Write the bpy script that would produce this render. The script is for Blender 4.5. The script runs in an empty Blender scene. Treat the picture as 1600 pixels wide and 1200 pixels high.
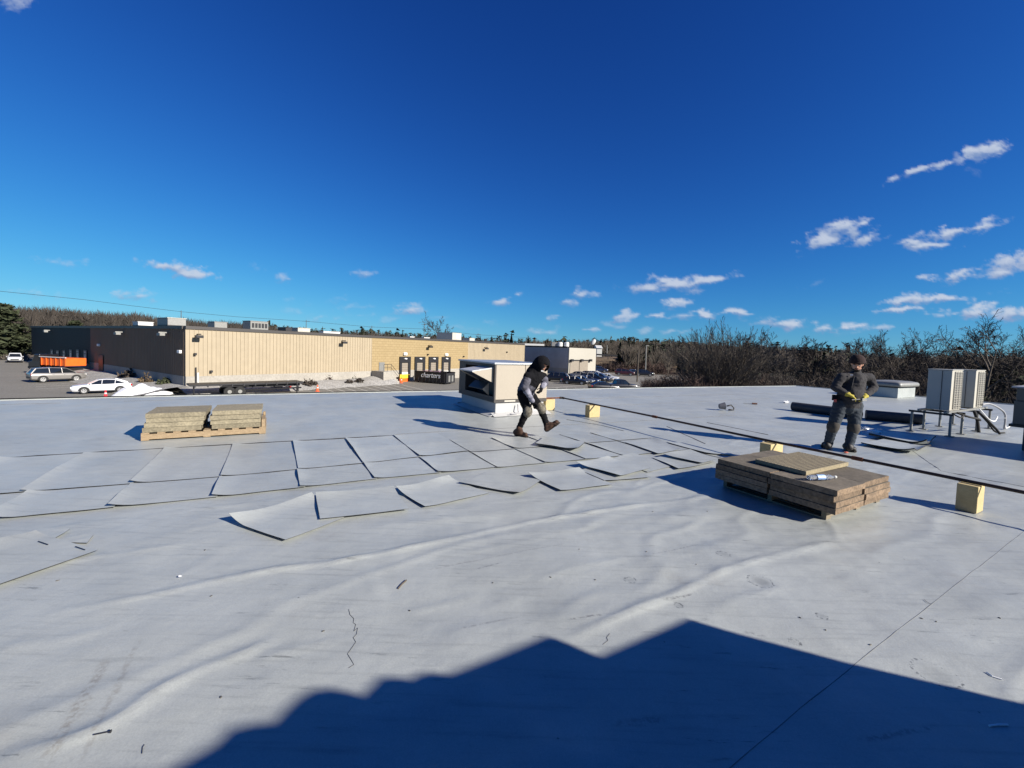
import bpy, math, random
import numpy as np
from mathutils import Vector, Matrix

random.seed(7)
SC = bpy.context.scene
COL = SC.collection

# ------------------------------------------------------------------ camera
F_PX, CX, CY, EYE = 660.0, 800.0, 575.0, 1.62      # focal length and principal point of the 1600 x 1200 picture
PITCH = math.atan((CY - 544.2) / F_PX)
ROLL = math.atan(0.0339)
FWD = Vector((0, math.cos(PITCH), -math.sin(PITCH)))
_R0, _U0 = Vector((1, 0, 0)), Vector((0, math.sin(PITCH), math.cos(PITCH)))
RGT = _R0 * math.cos(ROLL) + _U0 * math.sin(ROLL)
UPV = -_R0 * math.sin(ROLL) + _U0 * math.cos(ROLL)
EYEP = Vector((0, 0, EYE))
cam = bpy.data.cameras.new('camera')
cam.sensor_width = 36.0
cam.lens = 36.0 * F_PX / 1600.0
cam.shift_y = -(600.0 - CY) / 1600.0
cam.clip_start, cam.clip_end = 0.05, 4000.0
cam_o = bpy.data.objects.new('camera', cam)
COL.objects.link(cam_o)
cam_o.matrix_world = Matrix(((RGT.x, UPV.x, -FWD.x, 0), (RGT.y, UPV.y, -FWD.y, 0), (RGT.z, UPV.z, -FWD.z, EYE), (0, 0, 0, 1)))
SC.camera = cam_o

def ray(px, py):
    return FWD * F_PX + RGT * (px - CX) - UPV * (py - CY)
def G(px, py, z=0.0):
    d = ray(px, py); return EYEP + d * ((z - EYE) / d.z)
def at(px, py, Y):
    d = ray(px, py); return EYEP + d * (Y / d.y)

# ------------------------------------------------------------------ world, sun, exposure
SUN_AZ, SUN_EL = math.radians(-30.0), math.radians(26.5)     # azimuth from +X
SUN_H = Vector((math.cos(SUN_AZ), math.sin(SUN_AZ), 0))
SUN_D = SUN_H * math.cos(SUN_EL) + Vector((0, 0, math.sin(SUN_EL)))
world = bpy.data.worlds.new('World'); SC.world = world
world.use_nodes = True
wt = world.node_tree; wn, wl = wt.nodes, wt.links
wn.clear()
w_out = wn.new('ShaderNodeOutputWorld'); w_bg = wn.new('ShaderNodeBackground')
wl.new(w_bg.outputs[0], w_out.inputs[0])
sky = wn.new('ShaderNodeTexSky'); sky.sky_type = 'NISHITA'; sky.sun_disc = False
sky.sun_elevation = SUN_EL
sky.sun_rotation = math.atan2(SUN_H.x, SUN_H.y)
sky.air_density, sky.dust_density, sky.ozone_density, sky.altitude = 1.0, 0.0, 6.0, 0.0
w_bg.inputs[1].default_value = 0.06
# clear dry winter air: the low sky stays blue, so the model is read a little above the true direction
s_tc = wn.new('ShaderNodeTexCoord'); s_up = wn.new('ShaderNodeVectorMath'); s_up.operation = 'ADD'; s_up.inputs[1].default_value = (0, 0, .02)
s_nm = wn.new('ShaderNodeVectorMath'); s_nm.operation = 'NORMALIZE'
wl.new(s_tc.outputs['Generated'], s_up.inputs[0]); wl.new(s_up.outputs[0], s_nm.inputs[0]); wl.new(s_nm.outputs[0], sky.inputs[0])
w_gm = wn.new('ShaderNodeGamma'); w_gm.inputs[1].default_value = 1.6; wl.new(sky.outputs[0], w_gm.inputs[0])
w_hsv = wn.new('ShaderNodeMix'); w_hsv.data_type = 'RGBA'; w_hsv.blend_type = 'MULTIPLY'; w_hsv.inputs['Factor'].default_value = 1; w_hsv.inputs['B'].default_value = (.17, .398, .70, 1)
wl.new(w_gm.outputs[0], w_hsv.inputs['A'])

CLOUDS = [  # picture position, half sizes in picture pixels, tilt in degrees, strength
 (280,419,46,9,-10,1.0),(300,428,38,10,-8,1.0),(92,409,36,6,-5,.6),(447,434,15,6,-5,.75),(568,429,14,6,0,.75),(400,421,10,6,0,.4),
 (213,464,26,7,0,.8),(641,482,32,8,2,.95),(641,486,22,6,0,.9),(789,468,20,7,8,.95),(912,460,27,6,-3,.9),(905,457,12,8,0,.9),(885,473,15,6,10,.8),
 (1050,445,60,11,2,1.05),(1090,441,46,7,6,1.0),(1010,449,28,9,0,.95),(1036,438,24,9,0,1.0),(1053,478,20,7,5,1.0),(1022,496,28,5,0,1.0),(978,494,12,7,20,.9),
 (1068,495,22,4,4,.8),(1110,490,13,5,0,1.0),(1150,490,24,5,1,1.0),(1165,500,18,4,0,.5),(868,500,16,5,0,.8),(916,516,13,5,10,.8),(850,518,16,5,0,.7),
 (960,506,24,6,0,.55),(1058,521,20,4,0,.7),(1000,520,20,5,0,.6),
 (1282,376,32,11,22,1.1),(1325,358,40,11,8,1.1),(1352,373,24,9,15,1.05),(1375,372,20,4,20,.6),(1432,380,22,12,0,1.05),(1452,386,36,6,0,1.0),(1475,364,46,8,12,1.05),
 (1532,352,34,8,20,1.05),(1440,268,46,6,17,.95),(1470,258,24,6,25,.9),(1540,236,30,10,14,1.1),(1492,248,12,8,40,.7),(1575,412,44,15,16,1.1),(1560,428,40,10,8,1.0),
 (1620,410,40,20,0,1.0),(1497,431,26,9,20,1.0),(1452,436,18,4,0,.9),(1420,469,34,7,0,1.0),(1470,470,40,5,3,1.0),(1410,484,32,5,0,1.0),(1225,507,36,7,2,1.0),(1212,502,18,7,0,.8),
 (1320,509,28,6,2,1.0),(1298,515,18,5,0,.9),(1378,513,24,5,0,.8),(1517,484,30,10,5,1.05),(1470,489,26,4,8,.8),(1580,493,40,10,0,1.0),(20,2,26,12,0,.7),(1272,447,13,4,20,.4),
 (1560,456,14,3,0,.3),(1516,268,12,6,0,.3),(350,510,30,4,0,.35),(500,497,26,4,0,.5),(560,480,26,4,5,.45),(530,467,22,4,0,.4),(475,487,24,4,0,.4),(470,472,14,3,0,.35),
 (60,460,34,6,-5,.5),(700,494,20,4,0,.5),(610,500,28,4,5,.45),(560,493,18,4,0,.4),(760,505,20,4,0,.45),(1330,520,40,4,0,.4),(720,512,24,4,0,.5),(440,512,24,4,0,.4),
 (-140,330,60,18,5,.9),(-90,470,40,8,0,.8),(1760,300,70,20,10,1.0),(1720,470,60,10,0,1.0),(1900,420,60,16,0,1.0),(-300,440,70,12,0,.9)]

w_den = wn.new('ShaderNodeVectorMath'); w_den.operation = 'MULTIPLY_ADD'; w_den.inputs[1].default_value = (.09, .09, .09); w_den.inputs[2].default_value = (1, 1, 1)
w_div = wn.new('ShaderNodeVectorMath'); w_div.operation = 'DIVIDE'
wl.new(w_hsv.outputs['Result'], w_den.inputs[0]); wl.new(w_hsv.outputs['Result'], w_div.inputs[0]); wl.new(w_den.outputs[0], w_div.inputs[1]); wl.new(w_div.outputs[0], w_bg.inputs[0])

sun = bpy.data.lights.new('sun', 'SUN'); sun.energy = 5.0; sun.angle = math.radians(0.53); sun.color = (1.0, .93, .83)
sun_o = bpy.data.objects.new('sun', sun); COL.objects.link(sun_o)
sun_o.rotation_euler = (-SUN_D).to_track_quat('-Z', 'Y').to_euler()
VS = SC.view_settings
VS.view_transform = 'Standard'; VS.look = 'None'; VS.exposure = 0.9; VS.gamma = 1.0; VS.use_curve_mapping = False
SC.cycles.use_denoising = True
SC.cycles.max_bounces = 6

# ------------------------------------------------------------------ helpers
ORG = {}
class MB:
    def __init__(s): s.v, s.f, s.m = [], [], []
    def add(s, vs, fs, mi=0):
        n = len(s.v); s.v.extend(Vector(p) for p in vs)
        s.f.extend(tuple(i + n for i in f) for f in fs); s.m.extend([mi] * len(fs)); return s
    def box(s, o, a, b, c, mi=0):
        o, a, b, c = map(Vector, (o, a, b, c))
        if a.cross(b).dot(c) < 0: a, b = b, a
        vs = [o, o + a, o + a + b, o + b, o + c, o + a + c, o + a + b + c, o + b + c]
        return s.add(vs, [(3, 2, 1, 0), (4, 5, 6, 7), (0, 1, 5, 4), (1, 2, 6, 5), (2, 3, 7, 6), (3, 0, 4, 7)], mi)
    def cbox(s, c, size, rz=0.0, mi=0, rot=None):
        M_ = rot if rot is not None else Matrix.Rotation(rz, 3, 'Z')
        a, b, d = (M_ @ Vector((size[0], 0, 0)), M_ @ Vector((0, size[1], 0)), M_ @ Vector((0, 0, size[2])))
        return s.box(Vector(c) - (a + b + d) / 2, a, b, d, mi)
    def tube(s, pts, rad, n=8, caps=True, mi=0):
        pts = [Vector(p) for p in pts]
        if isinstance(rad, (int, float)): rad = [rad] * len(pts)
        base = len(s.v); k = len(pts)
        d0 = (pts[1] - pts[0]).normalized()
        x = d0.orthogonal().normalized()
        for i, p in enumerate(pts):
            d = ((pts[min(i + 1, k - 1)] - pts[max(i - 1, 0)])).normalized()
            x = (x - d * x.dot(d)); x = x.normalized() if x.length > 1e-6 else d.orthogonal().normalized()
            y = d.cross(x)
            for j in range(n):
                a = 2 * math.pi * j / n
                s.v.append(p + (x * math.cos(a) + y * math.sin(a)) * rad[i])
        for i in range(k - 1):
            for j in range(n):
                a, b = base + i * n + j, base + i * n + (j + 1) % n
                s.f.append((a, b, b + n, a + n)); s.m.append(mi)
        if caps:
            s.f.append(tuple(base + j for j in reversed(range(n)))); s.m.append(mi)
            s.f.append(tuple(base + (k - 1) * n + j for j in range(n))); s.m.append(mi)
        return s
    def prism(s, poly, ext, mi=0):
        """poly: 3-D points of a planar polygon, ext: extrusion vector"""
        poly = [Vector(p) for p in poly]; ext = Vector(ext); n = len(poly)
        nrm = Vector((0, 0, 0))
        for i in range(n): nrm += poly[i].cross(poly[(i + 1) % n])
        if nrm.dot(ext) > 0: poly = poly[::-1]
        vs = poly + [p + ext for p in poly]
        fs = [tuple(range(n)), tuple(reversed(range(n, 2 * n)))]
        fs += [((i + 1) % n, i, i + n, (i + 1) % n + n) for i in range(n)]
        return s.add(vs, fs, mi)
    def ell(s, c, r, rot=None, nu=12, nv=8, mi=0):
        c = Vector(c); vs = []; fs = []
        for i in range(nv + 1):
            th = math.pi * i / nv
            for j in range(nu):
                ph = 2 * math.pi * j / nu
                p = Vector((r[0] * math.sin(th) * math.cos(ph), r[1] * math.sin(th) * math.sin(ph), r[2] * math.cos(th)))
                vs.append(c + (rot @ p if rot is not None else p))
        for i in range(nv):
            for j in range(nu):
                a, b = i * nu + j, i * nu + (j + 1) % nu
                if i == 0: fs.append((a, a + nu, b + nu))
                elif i == nv - 1: fs.append((a, a + nu, b))
                else: fs.append((a, a + nu, b + nu, b))
        return s.add(vs, fs, mi)
    def lathe(s, prof, o=(0, 0, 0), axis='Z', n=20, mi=0):
        o = Vector(o); base = len(s.v)
        for (r, z) in prof:
            for j in range(n):
                a = 2 * math.pi * j / n; x, y = r * math.cos(a), r * math.sin(a)
                p = (x, y, z) if axis == 'Z' else ((x, z, y) if axis == 'Y' else (z, x, y))
                s.v.append(o + Vector(p))
        for i in range(len(prof) - 1):
            for j in range(n):
                a, b = base + i * n + j, base + i * n + (j + 1) % n
                f = (a, b, b + n, a + n)
                if axis == 'Y': f = f[::-1]
                s.f.append(f); s.m.append(mi)
        return s
    def build(s, name, mats, parent=None, org=None, smooth=False, bevel=0, seg=2):
        if not isinstance(mats, (list, tuple)): mats = [mats]
        if parent is not None: o0 = ORG[parent.name]
        else: o0 = Vector(org) if org is not None else Vector((0, 0, 0))
        me = bpy.data.meshes.new(name)
        me.from_pydata([tuple(p - o0) for p in s.v], [], s.f)
        for m in mats: me.materials.append(m)
        me.polygons.foreach_set('material_index', s.m)
        if smooth: me.polygons.foreach_set('use_smooth', [True] * len(s.f))
        me.update()
        ob = bpy.data.objects.new(name, me); COL.objects.link(ob)
        if parent is not None: ob.parent = parent
        else: ob.location = o0
        ORG[ob.name] = o0
        if bevel:
            b = ob.modifiers.new('bevel', 'BEVEL'); b.width = bevel; b.segments = seg; b.limit_method = 'ANGLE'; b.angle_limit = math.radians(40)
        return ob
def tag(o, label=None, cat=None, group=None, kind=None):
    if label: o['label'] = label
    if cat: o['category'] = cat
    if group: o['group'] = group
    if kind: o['kind'] = kind
    return o
def thing(name, label, cat, loc=(0, 0, 0), group=None):
    o = bpy.data.objects.new(name, None); COL.objects.link(o); o.location = loc; o.empty_display_size = .1
    ORG[o.name] = Vector(loc)
    return tag(o, label, cat, group)
def copy_tree(o, parent=None):
    c = o.copy(); COL.objects.link(c); c.parent = parent; ORG[c.name] = ORG[o.name]
    for ch in o.children: copy_tree(ch, c)
    return c

def M(name, col, rough=.7, metal=0.0, col2=None, var=None, bump=None, spec=.4, stretch=None, fine=None, each=0.0):
    """procedural surface; var = noise scale for col..col2, bump = (scale, strength), fine = (scale, darkening) speckle"""
    m = bpy.data.materials.new(name); m.use_nodes = True
    nt = m.node_tree; N, L = nt.nodes, nt.links
    b = N['Principled BSDF']
    b.inputs['Roughness'].default_value = rough; b.inputs['Metallic'].default_value = metal
    b.inputs['Specular IOR Level'].default_value = spec
    b.inputs['Base Color'].default_value = (*col, 1)
    geo = N.new('ShaderNodeNewGeometry'); vec = geo.outputs['Position']
    if stretch is not None:
        mp = N.new('ShaderNodeMapping'); mp.inputs['Rotation'].default_value = (0, 0, -stretch[0]); mp.inputs['Scale'].default_value = stretch[1]
        mp.vector_type = 'POINT'; L.new(vec, mp.inputs[0]); vec = mp.outputs[0]
    cur = None
    if var:
        n = N.new('ShaderNodeTexNoise'); n.inputs['Scale'].default_value = var; n.inputs['Detail'].default_value = 6; n.inputs['Roughness'].default_value = .62
        L.new(vec, n.inputs['Vector'])
        r = N.new('ShaderNodeMapRange'); r.inputs['From Min'].default_value = .32; r.inputs['From Max'].default_value = .68; L.new(n.outputs[0], r.inputs['Value'])
        mx = N.new('ShaderNodeMix'); mx.data_type = 'RGBA'; mx.inputs['A'].default_value = (*col, 1)
        mx.inputs['B'].default_value = (*(col2 or tuple(c * .7 for c in col)), 1)
        L.new(r.outputs[0], mx.inputs['Factor']); cur = mx.outputs['Result']
    if fine:
        n = N.new('ShaderNodeTexNoise'); n.inputs['Scale'].default_value = fine[0]; n.inputs['Detail'].default_value = 3; L.new(geo.outputs['Position'], n.inputs['Vector'])
        r = N.new('ShaderNodeMapRange'); r.inputs['From Min'].default_value = .35; r.inputs['From Max'].default_value = .65
        r.inputs['To Min'].default_value = 1 - fine[1]; r.inputs['To Max'].default_value = 1 + fine[1] * .6; L.new(n.outputs[0], r.inputs['Value'])
        mx = N.new('ShaderNodeMix'); mx.data_type = 'RGBA'; mx.blend_type = 'MULTIPLY'; mx.inputs['Factor'].default_value = 1
        if cur is None: mx.inputs['A'].default_value = (*col, 1)
        else: L.new(cur, mx.inputs['A'])
        L.new(r.outputs[0], mx.inputs['B']); cur = mx.outputs['Result']
    if each and cur is not None:      # every object of this stuff a little lighter or darker
        oi = N.new('ShaderNodeObjectInfo'); r = N.new('ShaderNodeMapRange'); r.inputs['To Min'].default_value = 1 - each; r.inputs['To Max'].default_value = 1 + each; L.new(oi.outputs['Random'], r.inputs['Value'])
        mx = N.new('ShaderNodeMix'); mx.data_type = 'RGBA'; mx.blend_type = 'MULTIPLY'; mx.inputs['Factor'].default_value = 1; L.new(cur, mx.inputs['A']); L.new(r.outputs[0], mx.inputs['B']); cur = mx.outputs['Result']
    if cur is not None: L.new(cur, b.inputs['Base Color'])
    if bump:
        n = N.new('ShaderNodeTexNoise'); n.inputs['Scale'].default_value = bump[0]; n.inputs['Detail'].default_value = 4; L.new(vec, n.inputs['Vector'])
        bp = N.new('ShaderNodeBump'); bp.inputs['Strength'].default_value = bump[1]; bp.inputs['Distance'].default_value = bump[2] if len(bump) > 2 else .02
        L.new(n.outputs[0], bp.inputs['Height']); L.new(bp.outputs[0], b.inputs['Normal'])
    return m

# ------------------------------------------------------------------ small cumulus far off, on a shell three kilometres away
_tab = np.random.default_rng(5).random((256, 256))
def vnoise(x, y):
    xi, yi = np.floor(x).astype(int), np.floor(y).astype(int); fx, fy = x - xi, y - yi; fx, fy = fx * fx * (3 - 2 * fx), fy * fy * (3 - 2 * fy)
    g = lambda a, b: _tab[a % 256, b % 256]
    return (g(xi, yi) * (1 - fx) + g(xi + 1, yi) * fx) * (1 - fy) + (g(xi, yi + 1) * (1 - fx) + g(xi + 1, yi + 1) * fx) * fy
def fbm(x, y, o=5, r=.55):
    t, a, n = 0, 1.0, 0
    for k in range(o): t = t + a * vnoise(x * 2 ** k + 17 * k, y * 2 ** k + 31 * k); n += a; a *= r
    return t / n
def cloud_shell():
    xs = np.arange(-360, 1960, 2.5); ys = np.arange(-24, 536, 2.2); X, Y = np.meshgrid(xs, ys)
    wx = (fbm(X / 42, Y / 18, 5, .62) - .5) * 60; wy = (fbm(X / 46 + 90, Y / 22 + 40, 5, .6) - .5) * 20
    def field(X, Y):
        d = np.full(X.shape, -9.0); op = np.zeros(X.shape)
        for (px, py, rx, ry, ang, k) in CLOUDS:
            a = math.radians(ang); dx, dy = X - px, Y - py
            u_ = (dx * math.cos(a) - dy * math.sin(a)) / (rx * 1.22); v_ = (dx * math.sin(a) + dy * math.cos(a)) / (ry * 1.42)
            e = k * (1 - np.hypot(u_, v_)); up_ = e > d; d[up_] = e[up_]; op[up_] = min(1, k) ** 1.6
        return d, op
    d0, opa = field(X + wx, Y + wy); d1, _ = field(X + wx + 3, Y + wy - 5)
    det = fbm(X / 15 + 7, Y / 8 + 3 + X / 60, 5, .62) - .5
    c = np.clip((d0 + det * 1.5 + .02) / .85, 0, 1); c = c * c * (3 - 2 * c); c *= np.clip((d0 + .55) / .5, 0, 1) * .9 * opa
    l = np.clip((d0 - d1 + .28 + det * .5) / .62, 0, 1)
    keep = c > .012; h, w = c.shape
    kf = keep[:-1, :-1] | keep[1:, :-1] | keep[:-1, 1:] | keep[1:, 1:]
    r, q = np.nonzero(kf); a = r * w + q; fs = np.stack([a, a + 1, a + w + 1, a + w], 1); used, inv = np.unique(fs, return_inverse=True)
    dr = np.array(FWD)[None, :] * F_PX + np.array(RGT)[None, :] * (X.ravel()[used] - CX)[:, None] - np.array(UPV)[None, :] * (Y.ravel()[used] - CY)[:, None]
    dr /= np.linalg.norm(dr, axis=1)[:, None]; P = dr * 3000 + np.array(EYEP)
    me = bpy.data.meshes.new('sky'); me.from_pydata(P.tolist(), [], inv.reshape(-1, 4).tolist())
    for nm, arr in (('cover', c), ('lit', l)):
        at_ = me.attributes.new(nm, 'FLOAT', 'POINT'); at_.data.foreach_set('value', arr.ravel()[used].astype(np.float32))
    m = bpy.data.materials.new('cloud_vapour'); m.use_nodes = True; nt = m.node_tree; nt.nodes.clear(); N, L = nt.nodes, nt.links
    out = N.new('ShaderNodeOutputMaterial'); mixs = N.new('ShaderNodeMixShader'); tr = N.new('ShaderNodeBsdfTransparent'); em = N.new('ShaderNodeEmission')
    a1 = N.new('ShaderNodeAttribute'); a1.attribute_name = 'cover'; a2 = N.new('ShaderNodeAttribute'); a2.attribute_name = 'lit'
    cm = N.new('ShaderNodeMix'); cm.data_type = 'RGBA'; cm.inputs['A'].default_value = (.135, .19, .31, 1); cm.inputs['B'].default_value = (.31, .345, .41, 1)  # shaded and sunlit cloud tones painted in as emission colour
    L.new(a2.outputs['Fac'], cm.inputs['Factor']); L.new(cm.outputs['Result'], em.inputs[0]); L.new(a1.outputs['Fac'], mixs.inputs[0]); L.new(tr.outputs[0], mixs.inputs[1]); L.new(em.outputs[0], mixs.inputs[2]); L.new(mixs.outputs[0], out.inputs[0])
    m.cycles.emission_sampling = 'NONE'; me.materials.append(m); me.update()
    ob = bpy.data.objects.new('sky', me); COL.objects.link(ob); ob['kind'] = 'structure'
cloud_shell()
# ------------------------------------------------------------------ materials
TH = math.radians(29.5)
UX, VX = Vector((math.cos(TH), math.sin(TH), 0)), Vector((-math.sin(TH), math.cos(TH), 0))
ZV = Vector((0, 0, 1))
def W(a, b, z=0.0): return UX * a + VX * b + ZV * z
def uv_of(p): return p.dot(UX), p.dot(VX)

m_black = M('black_paint', (.012, .012, .014), .5)
m_rubber = M('rubber', (.018, .018, .018), .85)
m_dark = M('dark_metal', (.03, .03, .033), .5, .4)
m_white = M('white_paint', (.55, .55, .53), .5, var=3, col2=(.5, .5, .475))
m_galv = M('galvanised', (.24, .24, .225), .5, .3, var=9, col2=(.18, .18, .17))
m_asphalt = M('asphalt', (.205, .192, .165), .9, var=.12, col2=(.165, .156, .136), fine=(6, .25), bump=(40, .3))
m_stripe = M('line_paint', (.62, .6, .52), .8, var=4, col2=(.35, .34, .3))
m_dirt = M('ground', (.11, .095, .06), .95, var=.07, col2=(.055, .055, .03), fine=(.8, .4), bump=(2, .5, .2))
m_gravel = M('gravel', (.36, .35, .33), .95, var=.7, col2=(.27, .26, .24), fine=(7, .4), bump=(9, .7, .06))
m_snow = M('snow', (.66, .67, .7), .7, bump=(3, .5, .1))
m_tan = M('tan_siding', (.335, .277, .19), .55, var=1.1, col2=(.298, .245, .166), fine=(1.5, .04), stretch=(0, (1, 1, .1)))
m_grey_side = M('grey_siding', (.205, .148, .102), .7, var=.3, col2=(.18, .13, .09), spec=.1)
m_black_side = M('black_siding', (.016, .018, .017), .6, var=.3, col2=(.012, .014, .014))
m_conc = M('concrete', (.33, .31, .27), .9, var=.5, col2=(.28, .26, .225), fine=(5, .12))
m_fascia = M('fascia', (.055, .05, .048), .5, .2)
m_wroof = M('gravel_roof', (.3, .29, .28), .9, var=.3)
m_door = M('dock_door', (.24, .21, .165), .6, var=1.5, col2=(.21, .18, .145))
m_yellow = M('safety_yellow', (.70, .46, .03), .6)
m_orange = M('orange_paint', (.75, .13, .015), .5, var=1, col2=(.6, .1, .01))
m_cone = M('cone_orange', (.8, .11, .03), .5)
m_glass = M('car_glass', (.01, .012, .015), .05, spec=.8)
m_pane = M('window_pane', (.02, .025, .03), .08, spec=.8)
m_rim = M('alloy', (.5, .5, .5), .35, .7)
m_lamp_w = M('lamp_lens', (.8, .8, .78), .2)
m_lamp_r = M('tail_lens', (.35, .01, .01), .25)
m_bark = M('bark', (.105, .088, .07), .95, var=3, col2=(.065, .054, .044))
m_twig = M('twigs', (.066, .052, .041), .95, var=.35, col2=(.04, .032, .026))
m_twig_pale = M('pale_twigs', (.13, .11, .092), .95, var=.25, col2=(.075, .064, .054))
m_twig_red = M('russet_twigs', (.08, .05, .04), .95, var=.4, col2=(.045, .031, .026))
m_wood_far = M('bare_wood', (.098, .08, .064), 1, var=.05, col2=(.058, .05, .04), fine=(.5, .3))
m_ever = M('evergreen', (.02, .027, .014), .9, var=.06, col2=(.034, .038, .02), fine=(.6, .4))
m_pine = M('pine_needles', (.022, .032, .012), .85, var=.6, col2=(.045, .052, .022), fine=(3, .4))
m_hill = M('hillside', (.075, .062, .046), 1, var=.04, col2=(.045, .042, .03), fine=(.3, .4))
m_bank = M('dry_grass', (.15, .10, .06), 1, var=.15, col2=(.09, .07, .04), fine=(1.2, .4), bump=(2, .6, .2))
m_rtu = M('beige_sheet_metal', (.335, .295, .235), .45, .0, var=1.2, col2=(.315, .278, .222), fine=(30, .03))
m_rtu_top = M('galvanised_top', (.40, .42, .43), .4, .5, var=2, col2=(.33, .34, .35))
m_rtu_dark = M('dark_frame', (.05, .045, .043), .5, .2)
m_cond = M('cream_sheet_metal', (.43, .41, .35), .45, var=2, col2=(.40, .38, .325))
m_grille = M('coil_fins', (.23, .22, .20), .5, .5, fine=(60, .3))
m_unit = M('brown_sheet_metal', (.10, .095, .085), .5, .2, var=2, col2=(.08, .075, .07))
m_wood = M('pallet_wood', (.31, .23, .14), .8, var=5, col2=(.22, .16, .095), fine=(60, .12), stretch=(TH, (1, 8, 8)))
m_block = M('pale_lumber', (.46, .365, .185), .75, var=7, col2=(.40, .31, .145), fine=(80, .08))
m_fibre = M('fibreboard', (.235, .205, .14), .95, var=5, col2=(.18, .158, .11), fine=(34, .22), bump=(70, .6, .006), each=.16)
m_fibre_b = M('brown_fibreboard', (.22, .155, .10), .95, var=6, col2=(.15, .108, .072), fine=(34, .3), bump=(70, .6, .006), each=.2)
m_skin_top = M('weathered_board_top', (.15, .127, .096), .95, var=5, col2=(.095, .082, .064), fine=(40, .22), each=.2)
m_pipe = M('black_iron', (.022, .018, .016), .5, .3, var=2, col2=(.06, .03, .018))
m_rust = M('rusty_iron', (.17, .06, .03), .8, .2, var=9, col2=(.08, .03, .015))
m_roll = M('charcoal_membrane', (.032, .034, .04), .6, var=3, col2=(.04, .042, .048))
m_paper = M('white_paper', (.8, .8, .8), .8)
m_plastic = M('clear_wrap', (.55, .6, .68), .12, spec=.8)
m_plastic.node_tree.nodes['Principled BSDF'].inputs['Transmission Weight'].default_value = .75
m_thin = M('shade_edge', (.05, .05, .052), .8)  # sheet sides coloured dark to stand for the shadowed gaps
m_seam = M('seam_edge', (.10, .10, .10), .8)
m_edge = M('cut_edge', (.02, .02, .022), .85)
m_conduit = M('grey_conduit', (.3, .3, .31), .5)
m_cable_w = M('white_cable', (.72, .72, .7), .5)
m_cloth_pale = M('pale_panel', (.5, .5, .47), .7)

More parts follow.
